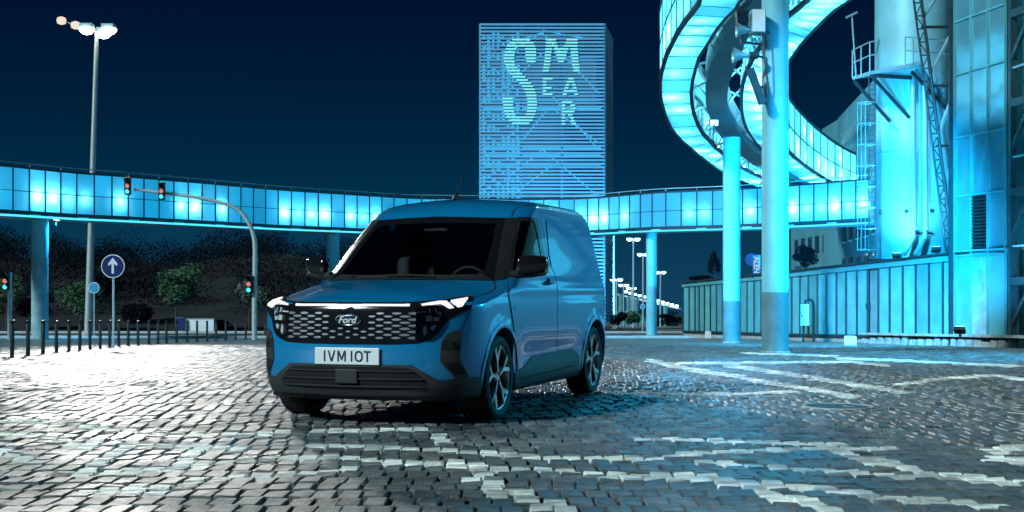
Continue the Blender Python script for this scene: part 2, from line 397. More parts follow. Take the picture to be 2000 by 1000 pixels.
def patch(poly, off=0.004, deep=0.012, grid=9, mirror=None, proj=hit):
    """conform a traced outline to the shell; mirror: None, 'both' (join the twin) or 'twin' (return it)"""
    bm = bmesh.new(); vsn = [bm.verts.new((x, y, 0)) for x, y in poly]; bm.faces.new(vsn)
    bmesh.ops.triangulate(bm, faces=bm.faces[:])
    xs = [p[0] for p in poly]; ys = [p[1] for p in poly]
    sx = grid if proj is not fhit else grid * 0.004
    for ax, lo, hi in ((0, min(xs), max(xs)), (1, min(ys), max(ys))):
        q = lo + sx
        while q < hi:
            co = (q, 0, 0) if ax == 0 else (0, q, 0); no = (1, 0, 0) if ax == 0 else (0, 1, 0)
            bmesh.ops.bisect_plane(bm, geom=bm.verts[:] + bm.edges[:] + bm.faces[:], plane_co=co, plane_no=no, dist=1e-6); q += sx
    bmesh.ops.remove_doubles(bm, verts=bm.verts[:], dist=1e-5)
    bm.verts.index_update()
    top, bot = [], []
    for v in bm.verts:
        l, n = proj(v.co.x, v.co.y)
        if mirror == 'both' and l.x < 0.004: l, n = fhit(0, l.z); l.x = 0; n.x = 0
        top.append(l + n * off); bot.append(l - n * deep)
    fs = [tuple(v.index for v in f.verts) for f in bm.faces]; nv = len(top); vs2 = top + bot
    for e in bm.edges:
        if len(e.link_faces) == 1:
            a, b = e.verts[0].index, e.verts[1].index; fs.append((a, b, nv + b, nv + a))
    bm.free()
    if mirror == 'both':
        k = len(vs2); vs2 = vs2 + [Vector((-p.x, p.y, p.z)) for p in vs2]; fs = fs + [tuple(reversed([i + k for i in f])) for f in fs]
    if mirror == 'twin':
        return (vs2, fs), ([Vector((-p.x, p.y, p.z)) for p in vs2], [tuple(reversed(f)) for f in fs])
    return vs2, fs
def skin(name, m, poly, off=0.004, deep=0.012, grid=9, mirror='both', parent=None, proj=hit):
    parent = parent or van
    r = patch(poly, off, deep, grid, mirror, proj)
    if mirror == 'twin': return [fin(*r[0], name, m, parent if not isinstance(parent, list) else parent[0]), fin(*r[1], name, m, parent if not isinstance(parent, list) else parent[1])]
    return fin(*r, name, m, parent)
def dense(pl, step=5):
    out = []
    for (a, b), (c, d) in zip(pl, pl[1:]):
        n = max(1, int(math.hypot(c - a, d - b) / step))
        for i in range(n): out.append((a + (c - a) * i / n, b + (d - b) * i / n))
    return out + [pl[-1]]
def ribbon(pl, width, off=0.0015, step=5, proj=hit):
    pts = [proj(*p) for p in dense(pl, step)]; vs2, fs = [], []
    for i, (l, n) in enumerate(pts):
        t = pts[min(i + 1, len(pts) - 1)][0] - pts[max(i - 1, 0)][0]
        sd = t.cross(n); sd = sd.normalized() * width / 2 if sd.length > 1e-9 else Vector((0, 0, 0))
        vs2 += [l + n * off - sd, l + n * off + sd]
        if i: fs.append((2 * i - 2, 2 * i - 1, 2 * i + 1, 2 * i))
    return vs2, fs
def ribbon_both(name, m, pl, width, off=0.0015, parent=None, mir=True):
    v2, f2 = ribbon(pl, width, off)
    if mir and abs(v2[0].x) < 0.02:
        k = len(v2); v2 = v2 + [Vector((-p.x, p.y, p.z)) for p in v2]; f2 = f2 + [tuple(reversed([i + k for i in f])) for f in f2]
    elif mir: fin([Vector((-p.x, p.y, p.z)) for p in v2], [tuple(reversed(f)) for f in f2], name, m, parent or van)
    return fin(v2, f2, name, m, parent or van)

# ---- traced outlines (photo pixels; right half from the centre line)
WS_IN = [(842, 433), (930, 434), (966, 435.5), (972, 441), (963, 480), (946, 537), (870, 540), (775, 538)]
SIDE_GL = [(1017, 432), (1043, 432), (1049, 460), (1056, 503), (1000, 531), (1001, 505), (1008, 465)]
keep, hoodf = [], []
for f, j in zip(bf, frow):
    c = [sum(bv[i][q] for i in f) / 4 for q in range(3)]; v, u, w = c
    if w < 0.75 and abs(v) > 0.45 and any(math.hypot(u - ax, w - AXW) < ARCH for ax in (AX_F, AX_R)): continue
    pp = vproj(abs(v), u, w)
    if j >= 17 * SUBR and u < 1.95 and w < 1.66 and inpoly(pp, WS_IN): continue
    if abs(v) > 0.70 and 1.1 < w < 1.62 and 1.2 < u < 2.5 and inpoly(pp, SIDE_GL): continue
    (hoodf if (10 * SUBR <= j < 17 * SUBR and abs(v) < 0.80 and u < 1.15) else keep).append(f)
bv2 = [list(p) for p in bv]
cnt = {}
for f in keep + hoodf:
    for a, b in zip(f, f[1:] + f[:1]): cnt[(min(a, b), max(a, b))] = cnt.get((min(a, b), max(a, b)), 0) + 1
for (a, b), n in cnt.items():
    if n == 1:
        for i in (a, b):
            v, u, w = bv[i]
            for ax in (AX_F, AX_R):
                d = math.hypot(u - ax, w - AXW)
                if abs(v) > 0.45 and d < ARCH + 0.06 and w > 0.19:
                    bv2[i] = [v, ax + (u - ax) * ARCH / d, AXW + (w - AXW) * ARCH / d]
def sub(faces):
    used = sorted({i for f in faces for i in f}); mp = {i: k for k, i in enumerate(used)}
    return [bv2[i] for i in used], [tuple(mp[i] for i in f) for f in faces]
low = [f for f in keep if f[0] < 2 * SUBR * ring and f[2] < (2 * SUBR + 1) * ring]
lowset = set(low); keep = [f for f in keep if f not in lowset]
fin(*sub(low), 'lower_sill', M['trim_dark'], van, angle=60)
fin(*sub(keep), 'body', M['paint'], van, angle=60)
fin(*sub(hoodf), 'hood', M['paint'], van, angle=60)
# arch lips, liners and floor
for ax in (AX_F, AX_R):
    for s in (1, -1):
        vs2, fs = [], []
        for i in range(41):
            a = math.radians(-8 + 196 * i / 40)
            for q, (r, o) in enumerate(((ARCH - 0.004, -0.05), (ARCH - 0.004, 0.010), (ARCH + 0.012, 0.013), (ARCH + 0.034, 0.006), (ARCH + 0.040, -0.004))):
                uu, ww = ax + r * math.cos(a), max(AXW + r * math.sin(a), 0.2)
                l, n = shit(ax + (ARCH + 0.03) * math.cos(a), max(AXW + (ARCH + 0.03) * math.sin(a), 0.21), s)
                vs2.append(Vector((l.x + s * o, uu, ww)))
            if i:
                for q in range(4): b0 = (i - 1) * 5 + q; fs.append((b0, b0 + 1, b0 + 6, b0 + 5))
        fin(vs2, fs, 'arch_lip', M['paint'], van)
        mb = MB(); n = 24; vv = []
        for i in range(n + 1):
            a = math.pi * i / n - 0.25 + 0.5 * i / n * 0
            a = math.radians(-25 + 230 * i / n)
            vv += [(s * 0.44, ax + ARCH * math.cos(a), AXW + ARCH * math.sin(a)), (s * 0.865, ax + ARCH * math.cos(a), AXW + ARCH * math.sin(a))]
        mb.add(vv, [(2 * i, 2 * i + 1, 2 * i + 3, 2 * i + 2) for i in range(n)])
        mb.add([(s * 0.44, ax + ARCH * math.cos(math.radians(-25 + 230 * i / n)), AXW + ARCH * math.sin(math.radians(-25 + 230 * i / n))) for i in range(n + 1)], [tuple(range(n + 1))])
        mb.build('arch_liner', M['gap'], van)
MB().box((-0.78, 0.30, 0.19), (0.78, 0.47, 0.30)).box((-0.43, 0.3, 0.18), (0.43, 4.0, 0.32)).box((-0.80, 1.27, 0.19), (0.80, 3.15, 0.32)).box((-0.72, 3.9, 0.24), (0.72, 4.0, 0.32)).build('underbody', M['gap'], van)

# ---- front end
skin('grille_surround', M['black_gloss'], [(677, 591.5), (800, 591.5), (861, 587), (917, 579), (926, 581), (918, 604), (890, 617), (877, 623), (861, 644), (842, 663), (816, 671), (768, 673), (677, 672.5)], 0.004, 0.01)
lbv, lbf = [], []
for i in range(41):
    v = -.462 + .924 * i / 40
    for w, d in ((.8835, .006), (.8850, .012), (.8955, .012), (.8970, .006)):
        l, n = fhit(v, w); lbv.append(l + n * d)
    if i: lbf += [((i - 1) * 4 + q, (i - 1) * 4 + q + 1, i * 4 + q + 1, i * 4 + q) for q in range(3)]
fin(lbv, lbf, 'light_bar', M['drl'], van)
hl = skin('headlight', M['black_gloss'], [(813.6, 603), (851, 599), (864, 612), (862, 630), (851, 650), (838, 660), (811, 661.6)], 0.009, 0.0, mirror='twin')
DRLA = [(823, 595.3), (859, 590), (872, 590), (886, 601.4), (880, 603), (876, 602.4), (861, 593.4), (825, 597.4)]
DRLB = [(880, 589), (913.6, 583), (913.6, 585.2), (895, 589.4), (902, 599), (894, 600.6)]
skin('running_light', M['drl'], DRLA, 0.012, 0.0, 6, 'twin', hl)
skin('running_light', M['drl'], DRLB, 0.012, 0.0, 6, 'twin', hl)
for pl in ([(832, 618), (843, 616), (845, 627), (833, 628)], [(846, 620), (858, 619), (857, 627), (848, 627.5)], [(836, 603), (841, 602), (842, 612), (838, 612)], [(849, 602), (851, 602), (855, 612), (852, 613)], [(815, 609.5), (834, 608), (834, 611), (815, 612)],
           [(827, 640), (832, 634), (834, 650), (829, 656), (826, 650)], [(841, 639), (848, 634), (852, 637), (847, 645), (842, 645)], [(855, 606), (861, 611), (860, 618), (857, 615)]):
    skin('reflector', M['reflector'], pl, 0.012, 0.0, 6, 'twin', hl)
skin('lens', M['lens'], [(813.6, 602), (852, 598), (866, 612), (864, 630), (852, 652), (838, 662), (811, 663)], 0.022, 0.015, mirror='twin', parent=hl)
# hexagon mesh of the grille
mb = MB()
for r in range(9):
    w = 0.832 - r * 0.0222
    for c in range(-5, 6):
        v = (c + (0.5 if r % 2 else 0)) * 0.1245
        if abs(v) > 0.555: continue
        if abs(v) < 0.125 and w > 0.735: continue
        hwid = 0.020 + 0.024 * min(1, abs(v) / 0.5); hh = 0.0058 + 0.0030 * min(1, abs(v) / 0.5); q = []
        pts = [(-1, 0), (-.75, .55), (-.35, 1), (.35, 1), (.75, .55), (1, 0), (.75, -.55), (.35, -1), (-.35, -1), (-.75, -.55)]
        for (a, b) in pts:
            vv = max(-0.565, min(0.565, v + a * hwid)); l, n = fhit(vv, w + b * hh); q.append(l + n * 0.008)
        mb.add(q + [p - Vector((0, -0.006, 0)) for p in q], [tuple(range(10))] + [(i, (i + 1) % 10, 10 + (i + 1) % 10, 10 + i) for i in range(10)])
mb.build('grille_cells', M['hex'], van)['kind'] = 'stuff'
l, n = fhit(0, 0.785)
bd = MB(); bd.lathe([(1, 0), (1, -0.006), (0.9, -0.009)], n=40, axis='y')
o = bd.build('badge', M['badge'], van, smooth=True); o.data.transform(Matrix.Diagonal((0.104, 1, 0.041, 1))); o.location = (0, l.y - 0.006, 0.785)
rg = MB(); vv, ff = [], []
for i in range(48):
    a = 2 * math.pi * i / 48
    for (k, d) in ((0.93, -0.010), (0.97, -0.014), (1.02, -0.010), (1.03, 0)): vv.append((0.104 * k * math.cos(a), d, 0.041 * (k - (1 - k) * 0.6) * math.sin(a)))
    for q in range(3): ff.append((i * 4 + q, i * 4 + q + 1, ((i + 1) % 48) * 4 + q + 1, ((i + 1) % 48) * 4 + q))
rg.add(vv, ff).build('ring', M['chrome'], o, smooth=True)
me = text_mesh('Ford', 0.150, 0.050, 0.30, 0.0012, 0.002, 0.98); me.materials.append(M['plate'])
t = bpy.data.objects.new('lettering', me); C.objects.link(t); t.parent = o; t.rotation_euler = (math.radians(90), 0, 0); t.location = (0, -0.010, 0)
l, n = fhit(0.26, 0.519)
pl = MB().box((-0.26, -0.016, -0.0625), (0.26, -0.002, 0.0625)).build('number_plate', M['plate'], van, bevel=0.006); pl.location = (0, min(l.y, fhit(0, .519)[0].y) - 0.004, 0.519)
def glyph(ch, cx, w, h, th=.0125):        # one plate character from strokes
    mb = MB(); d = Vector((0, -.0016, 0)); z0, z1, x0, x1 = -h / 2, h / 2, cx - w / 2, cx + w / 2
    def poly(p): mb.prism([Vector((x, 0, z)) for x, z in p], d)
    if ch == 'I': poly([(cx - th / 2, z0), (cx + th / 2, z0), (cx + th / 2, z1), (cx - th / 2, z1)])
    if ch == 'V': poly([(x0, z1), (x0 + th, z1), (cx, z0 + th * 1.6), (x1 - th, z1), (x1, z1), (cx + th * .55, z0), (cx - th * .55, z0)])
    if ch == 'M': poly([(x0, z0), (x0, z1), (x0 + th * 1.2, z1), (cx, z0 + h * .38), (x1 - th * 1.2, z1), (x1, z1), (x1, z0), (x1 - th * .95, z0), (x1 - th * .95, z1 - h * .30), (cx + th * .4, z0 + h * .12), (cx - th * .4, z0 + h * .12), (x0 + th * .95, z1 - h * .30), (x0 + th * .95, z0)])
    if ch == 'T': poly([(x0, z1), (x1, z1), (x1, z1 - th), (cx + th / 2, z1 - th), (cx + th / 2, z0), (cx - th / 2, z0), (cx - th / 2, z1 - th), (x0, z1 - th)])
    if ch == 'O':
        n = 28; A, B = [], []
        for q in range(n):
            a = 2 * math.pi * q / n; e = lambda c: math.copysign(abs(c) ** .8, c)
            A.append(Vector((cx + w / 2 * e(math.cos(a)), 0, h / 2 * e(math.sin(a))))); B.append(Vector((cx + (w / 2 - th) * e(math.cos(a)), 0, (h / 2 - th) * e(math.sin(a)))))
        vs2 = A + B + [p + d for p in A] + [p + d for p in B]
        mb.add(vs2, [f for q in range(n) for f in ((2 * n + q, 2 * n + (q + 1) % n, 3 * n + (q + 1) % n, 3 * n + q), (q, (q + 1) % n, 2 * n + (q + 1) % n, 2 * n + q), (n + q, n + (q + 1) % n, 3 * n + (q + 1) % n, 3 * n + q))])
    o = mb.build('letter', M['plate_ink'], pl); o.location = (0, -.0168, 0)
for ch, cx, w in (('I', -.178, .02), ('V', -.122, .062), ('M', -.040, .068), ('I', .040, .02), ('O', .098, .066), ('T', .166, .056)): glyph(ch, cx, w, .080)
skin('lower_bumper', M['trim'], [(677, 712.6), (740, 712.4), (804.6, 713), (821.7, 723.6), (854, 740.7), (863.5, 742.6), (886, 739.7), (916.7, 737), (940, 737), (937, 772), (900, 773), (835, 772), (677, 772)], 0.010, 0.0)
skin('air_intake', M['gap'], [(677, 716), (740, 716), (795, 718), (816, 729), (835, 747), (824, 757), (778, 760), (677, 760.5)], 0.0125, 0.0)
mb = MB()
for w, hv in ((0.415, .50), (0.358, .56), (0.305, .57)):
    vs2 = []
    for i in range(25):
        v = -hv + 2 * hv * i / 24; l, n = fhit(v, w); vs2 += [l + n * 0.013 + Vector((0, 0, .006)), l + n * 0.024 + Vector((0, 0, .004)), l + n * 0.024 + Vector((0, 0, -.004)), l + n * 0.013 + Vector((0, 0, -.006))]
    mb = MB(); mb.add(vs2, [(4 * i + q, 4 * i + q + 1, 4 * i + q + 5, 4 * i + q + 4) for i in range(24) for q in range(3)]); mb.build('intake_bar', M['trim_dark'], van, smooth=True)
pass
l, n = fhit(0, .37); MB().box((-.095, l.y - .03, .318), (.085, l.y - .012, .425)).build('radar_cover', M['trim_dark'], van, bevel=0.008)
FOG = [(866, 660), (873, 651.4), (886, 646), (899.6, 643), (900.5, 651), (897.7, 702.7), (916.7, 738), (890, 740), (861.6, 710.3), (858.7, 702.7), (861.6, 668.5)]
fg = skin('fog_lamp_housing', M['trim'], FOG, 0.009, 0.0, 7, 'twin')
skin('recess', M['gap'], [(863, 664.7), (895, 664), (895, 683), (863, 684.5)], 0.0105, 0.0, 7, 'twin', fg)
skin('slot', M['gap'], [(865.5, 706.5), (895, 706.5), (908, 730), (885, 731)], 0.0105, 0.0, 7, 'twin', fg)
for q in range(4):
    skin('slot_bar', M['trim_dark'], [(868 + q * 5, 711 + q * 5), (897 + q * 3, 711 + q * 5), (898 + q * 3, 713 + q * 5), (869 + q * 5, 713 + q * 5)], 0.013, 0.0, 9, 'twin', fg)
circ = [(885.3 + 7.6 * math.cos(a * math.pi / 8), 671.5 + 8.6 * math.sin(a * math.pi / 8)) for a in range(16)]
fl = skin('fog_lamp', M['trim'], circ, 0.016, 0.0, 9, 'twin', fg)
circ2 = [(884.8 + 5.6 * math.cos(a * math.pi / 8), 671.5 + 6.4 * math.sin(a * math.pi / 8)) for a in range(16)]
skin('fog_lens', M['black_gloss'], circ2, 0.018, 0.0, 9, 'twin', fg)

# ---- glass, pillars, doors
def ringpatch(name, m, outer, inner, off, parent=None):
    vs2, fs = [], []
    n = 120
    def walk(pl):
        pl = pl + [pl[0]]; L = [0]
        for a, b in zip(pl, pl[1:]): L.append(L[-1] + math.hypot(b[0] - a[0], b[1] - a[1]))
        out = []
        for i in range(n):
            t = L[-1] * i / n
            for k in range(len(pl) - 1):
                if t <= L[k + 1]:
                    q = (t - L[k]) / max(1e-9, L[k + 1] - L[k]); out.append((lerp(pl[k][0], pl[k + 1][0], q), lerp(pl[k][1], pl[k + 1][1], q))); break
        return out
    A, B = walk(outer), walk(inner)
    # match the inner walk to the nearest outer samples
    for i in range(n):
        for q in (0, .5, 1):
            x, y = lerp(A[i][0], B[i][0], q), lerp(A[i][1], B[i][1], q); l, nn = hit(x, y); vs2.append(l + nn * off)
    for i in range(n):
        j = (i + 1) % n
        for q in (0, 1): fs.append((i * 3 + q, i * 3 + q + 1, j * 3 + q + 1, j * 3 + q))
    return fin(vs2, fs, name, m, parent or van)
skin('windscreen', M['glass'], [(842, 424.5), (930, 425.5), (984, 427), (976, 470), (961, 548), (880, 546), (775, 545)], 0.003, 0.0, 12)
def strip(name, m, a, b, off, parent=None, mirror=True, step=24):
    vs2, fs = [], []
    def at(pl, t):
        L = [0]
        for p, q in zip(pl, pl[1:]): L.append(L[-1] + math.hypot(q[0] - p[0], q[1] - p[1]))
        t *= L[-1]
        for k in range(len(pl) - 1):
            if t <= L[k + 1] + 1e-9:
                q = (t - L[k]) / max(1e-9, L[k + 1] - L[k]); return (lerp(pl[k][0], pl[k + 1][0], q), lerp(pl[k][1], pl[k + 1][1], q))
    for i in range(step + 1):
        A, B = at(a, i / step), at(b, i / step)
        for q in (0, .33, .67, 1):
            l, n = hit(lerp(A[0], B[0], q), lerp(A[1], B[1], q))
            if l.x < 0.004: l, n = fhit(0, l.z); l.x = 0; n.x = 0
            vs2.append(l + n * off)
        if i:
            for q in range(3): k = (i - 1) * 4 + q; fs.append((k, k + 1, k + 5, k + 4))
    if mirror and min(abs(p.x) for p in vs2) < 0.02:
        k = len(vs2); vs2 = vs2 + [Vector((-p.x, p.y, p.z)) for p in vs2]; fs = fs + [tuple(reversed([i + k for i in f])) for f in fs]
    elif mirror: fin([Vector((-p.x, p.y, p.z)) for p in vs2], [tuple(reversed(f)) for f in fs], name, m, parent or van)
    return fin(vs2, fs, name, m, parent or van)
strip('windscreen_header', M['black_gloss'], [(842, 423.5), (930, 425), (986, 426.5)], [(842, 436), (930, 437), (975, 438)], 0.005)
strip('windscreen_edge', M['black_gloss'], [(986, 426.5), (977, 470), (963, 548)], [(969, 436), (960, 480), (943, 538)], 0.0052)
strip('cowl', M['trim_dark'], [(775, 546), (880, 547), (963, 549)], [(775, 536), (870, 538), (944, 536)], 0.0055)
skin('pillar_trim', M['pillar'], [(985.5, 426), (1013, 425.5), (1004, 468), (992, 545), (963, 549), (976, 480)], 0.004, 0.0, 8, 'twin')
DOOR = [(1013, 424), (1054, 425.5), (1061, 455), (1068, 503), (1084, 540), (1087, 560), (1087.5, 727), (1004, 747), (1000, 700), (1003, 640), (992, 575), (990, 546), (1002, 480)]
SG = SIDE_GL
# door skin without the window: two pieces joined (below the glass, and the frame round it)
below = [(990, 546), (998, 533.5), (1058.5, 506), (1070, 506), (1084, 540), (1087, 560), (1087.5, 727), (1004, 747), (1000, 700), (1003, 640), (992, 575)]
dv, dt = patch(below, 0.005, 0.006, 8, 'twin')
doors = [fin(*dv, 'door', M['paint'], van), fin(*dt, 'door', M['paint'], van)]
FR_O = [(1012, 424), (1049, 425), (1064, 506), (996, 540), (992, 545), (1001, 490)]
for s in (1, -1):
    pass
fo = strip('window_frame', M['pillar'], [(1012, 424.5), (1048, 425), (1056, 460), (1064, 507)], [(1016.5, 432.5), (1042.5, 432.5), (1049, 461), (1056.5, 503)], 0.008)
strip('window_frame', M['pillar'], [(1012, 424.5), (1002, 490), (991, 546), (1064, 507)], [(1016.5, 432.5), (1006, 480), (1000, 530), (1056.5, 502)], 0.0082)
skin('side_window', M['glass_side'], [(1014, 430), (1045, 430), (1051, 460), (1059, 504), (998, 533), (999, 505), (1006, 465)], 0.002, 0.0, 8, 'twin', doors)
ribbon_both('shut_line', M['gap'], [(1054, 425.5), (1061, 455), (1068, 503), (1084, 540), (1087.3, 560), (1087.8, 728)], 0.012, 0.006)
ribbon_both('shut_line', M['gap'], [(991, 548), (994, 580), (1003, 640), (1000, 700), (1003, 748)], 0.011, 0.006)
ribbon_both('shut_line', M['gap'], [(927, 580), (960, 570), (968, 561), (965, 549)], 0.012, 0.002)
ribbon_both('bumper_seam', M['gap'], [(924, 590), (910, 625), (900, 645)], 0.008, 0.001)
ribbon_both('hood_gap', M['gap'], [(677, 590.5), (800, 590.4), (861, 585.8), (917, 578), (928, 579)], 0.009, 0.002)
ribbon_both('roof_ditch', M['gap'], [(999, 424), (1004, 411), (1014, 404), (1035, 401), (1080, 404), (1125, 412), (1140, 419)], 0.013, 0.001)
CARGO = [(1066, 431), (1143, 431.5), (1149, 445), (1160, 493), (1138, 522), (1078, 528), (1072, 500)]
skin('cargo_panel', M['paint'], CARGO, 0.007, 0.006, 9, 'twin')
SKIRT = [(1003, 729), (1020, 717.5), (1039, 695), (1085, 686), (1116, 681), (1126, 690), (1130, 696), (1127, 722), (1100, 729), (1003, 757)]
skin('side_skirt', M['trim'], SKIRT, 0.012, 0.004, 7, 'twin')
ribbon_both('skirt_seam', M['gap'], [(1004, 741), (1060, 728), (1120, 713)], 0.010, 0.013)
for s, dr in ((1, doors[0]), (-1, doors[1])):
    l, n = hit(1071, 552); l = Vector((s * l.x, l.y, l.z)); mb = MB()
    mb.tube([(l.x - s * .005, l.y - .10, l.z), (l.x + s * .03, l.y - .085, l.z + .004), (l.x + s * .04, l.y, l.z + .006), (l.x + s * .03, l.y + .085, l.z + .004), (l.x - s * .005, l.y + .10, l.z)], [.012, .016, .017, .016, .012], 8)
    mb.build('door_handle', M['paint'], dr, smooth=True)
    MB().lathe([(0.001, 0), (.045, 0.0), (.05, -.002)], (l.x + s * .004, l.y, l.z - .005), 20, 'x').build('handle_recess', M['gap'], dr)
# indicator repeater and marker
skin('side_marker', M['tail'], [(1002, 598), (1006, 598), (1006, 606), (1003, 606)], 0.006, 0.0, 6, 'twin')
# tail lamps, rear window and rear doors line
for s in (1, -1):
    vs2, fs = [], []
    for i in range(9):
        w = 0.78 + 0.42 * i / 8
        for q in range(6):
            a = q / 5; u = 3.95 + 0.09 * a
            l, n, _, _ = BVH.ray_cast(Vector((s * 3, u - .0, w)), Vector((-s, 0, 0)))
            if l is None: l, n, _, _ = BVH.find_nearest(Vector((s * .7, 4.09, w)))
            vs2.append(l + outward(l, n) * 0.002)
            if i and q: k = (i - 1) * 6 + q - 1; fs.append((k, k + 1, k + 7, k + 6))
    fin(vs2, fs, 'tail_lamp', M['tail'], van)
MB().box((-.004, 4.09, .32), (.004, 4.118, 1.5)).build('rear_door_gap', M['gap'], van)
MB().box((-.84, 4.02, .26), (.84, 4.12, .42)).build('rear_bumper', M['trim'], van, bevel=.03)
# mirrors
for s in (1, -1):
    mb = MB(); n1, n2 = 14, 24; vs2 = []
    for i in range(n1 + 1):
        a = math.pi * i / n1
        for j in range(n2):
            b = 2 * math.pi * j / n2
            e = lambda c, k: math.copysign(abs(c) ** k, c)
            x, y, z = -e(math.cos(a), .55), e(math.sin(a), .55) * e(math.cos(b), .7), e(math.sin(a), .55) * e(math.sin(b), .65)
            vs2.append((s * (0.972 + 0.118 * x), 1.40 + 0.055 * y + 0.05 * x + 0.02 * (y > 0), 1.205 + (0.078 - 0.016 * x) * z + 0.014 * x))
    mb.add(vs2, [(i * n2 + j, i * n2 + (j + 1) % n2, (i + 1) * n2 + (j + 1) % n2, (i + 1) * n2 + j) for i in range(n1) for j in range(n2)])
    mr = mb.build('wing_mirror', M['black_gloss'], van, smooth=True, angle=60)
    MB().tube([(s * .80, 1.34, 1.13), (s * .88, 1.36, 1.125), (s * .97, 1.40, 1.13), (s * 1.08, 1.43, 1.135)], [.03, .028, .026, .012], 10).build('mirror_arm', M['trim_dark'], mr, smooth=True)
    MB().box((s * .985 - .10, 1.462, 1.14), (s * .985 + .10, 1.468, 1.27)).build('mirror_glass', M['chrome'], mr)
# wipers, antenna
for (a, b) in (((633, 540), (693, 543)), ((760, 541.5), (850, 543))):
    pa, pb = hit(*a), hit(*b); mb = MB()
    mb.tube([pa[0] + pa[1] * .02, (pa[0] + pb[0]) / 2 + pa[1] * .028, pb[0] + pb[1] * .02], .009, 6); mb.build('wiper', M['trim_dark'], van)
l, n, _, _ = BVH.ray_cast(Vector((-.02, 2.25, 3)), Vector((0, 0, -1)))
mb = MB(); mb.tube([l + Vector((0, -.03, -.01)), l + Vector((0, 0, .035)), l + Vector((0, .05, .075))], [.032, .020, .008], 10)
an = mb.build('aerial_base', M['trim_dark'], van, smooth=True)
MB().tube([l + Vector((0, .035, .06)), l + Vector((0.0, .13, .22))], .006, 6).build('aerial', M['trim_dark'], an)
# cabin
MB().box((-.70, 1.0, .93), (.70, 1.42, 1.06)).box((-.72, 1.02, .5), (.72, 1.2, .95)).build('dashboard', M['cabin'], van, bevel=.04)
bh = MB().box((-.70, 2.42, .35), (.70, 2.46, 1.70)).build('bulkhead', M['bulkhead'], van)
for z in (1.02, 1.13, 1.24): MB().box((-.62, 2.395, z), (.62, 2.418, z + .045)).build('bulkhead_rib', M['bulkhead'], bh, bevel=.01)
MB().box((-.78, 1.05, .33), (.78, 2.42, .36)).build('cabin_floor', M['cabin'], van)
for v in (-.40, .40):
    st = MB().box((v - .24, 1.62, .55), (v + .24, 2.15, .74)).build('seat', M['seat'], van, bevel=.06)
    mb = MB(); mb.hexa([(v - .23, 2.02, .66), (v + .23, 2.02, .66), (v + .23, 2.16, .66), (v - .23, 2.16, .66)], [(v - .19, 2.22, 1.30), (v + .19, 2.22, 1.30), (v + .19, 2.33, 1.30), (v - .19, 2.33, 1.30)])
    mb.build('backrest', M['seat'], st, bevel=.05)
    mb = MB(); mb.hexa([(v - .13, 2.22, 1.33), (v + .13, 2.22, 1.33), (v + .13, 2.32, 1.33), (v - .13, 2.32, 1.33)], [(v - .11, 2.24, 1.52), (v + .11, 2.24, 1.52), (v + .11, 2.33, 1.52), (v - .11, 2.33, 1.52)])
    mb.build('headrest', M['seat'], st, bevel=.04)
sw = MB(); sw.tube([(.40 + .18 * math.cos(a), 1.50 - .05 * math.sin(a), 1.02 + .17 * math.sin(a)) for a in [i * math.pi / 12 for i in range(25)]], .014, 8)
sw.build('steering_wheel', M['trim_dark'], van, smooth=True)
l, n = hit(862, 437); MB().box((-.11, l.y + .06, 1.50), (.11, l.y + .09, 1.565)).build('rear_view_mirror', M['trim_dark'], van, bevel=.012)
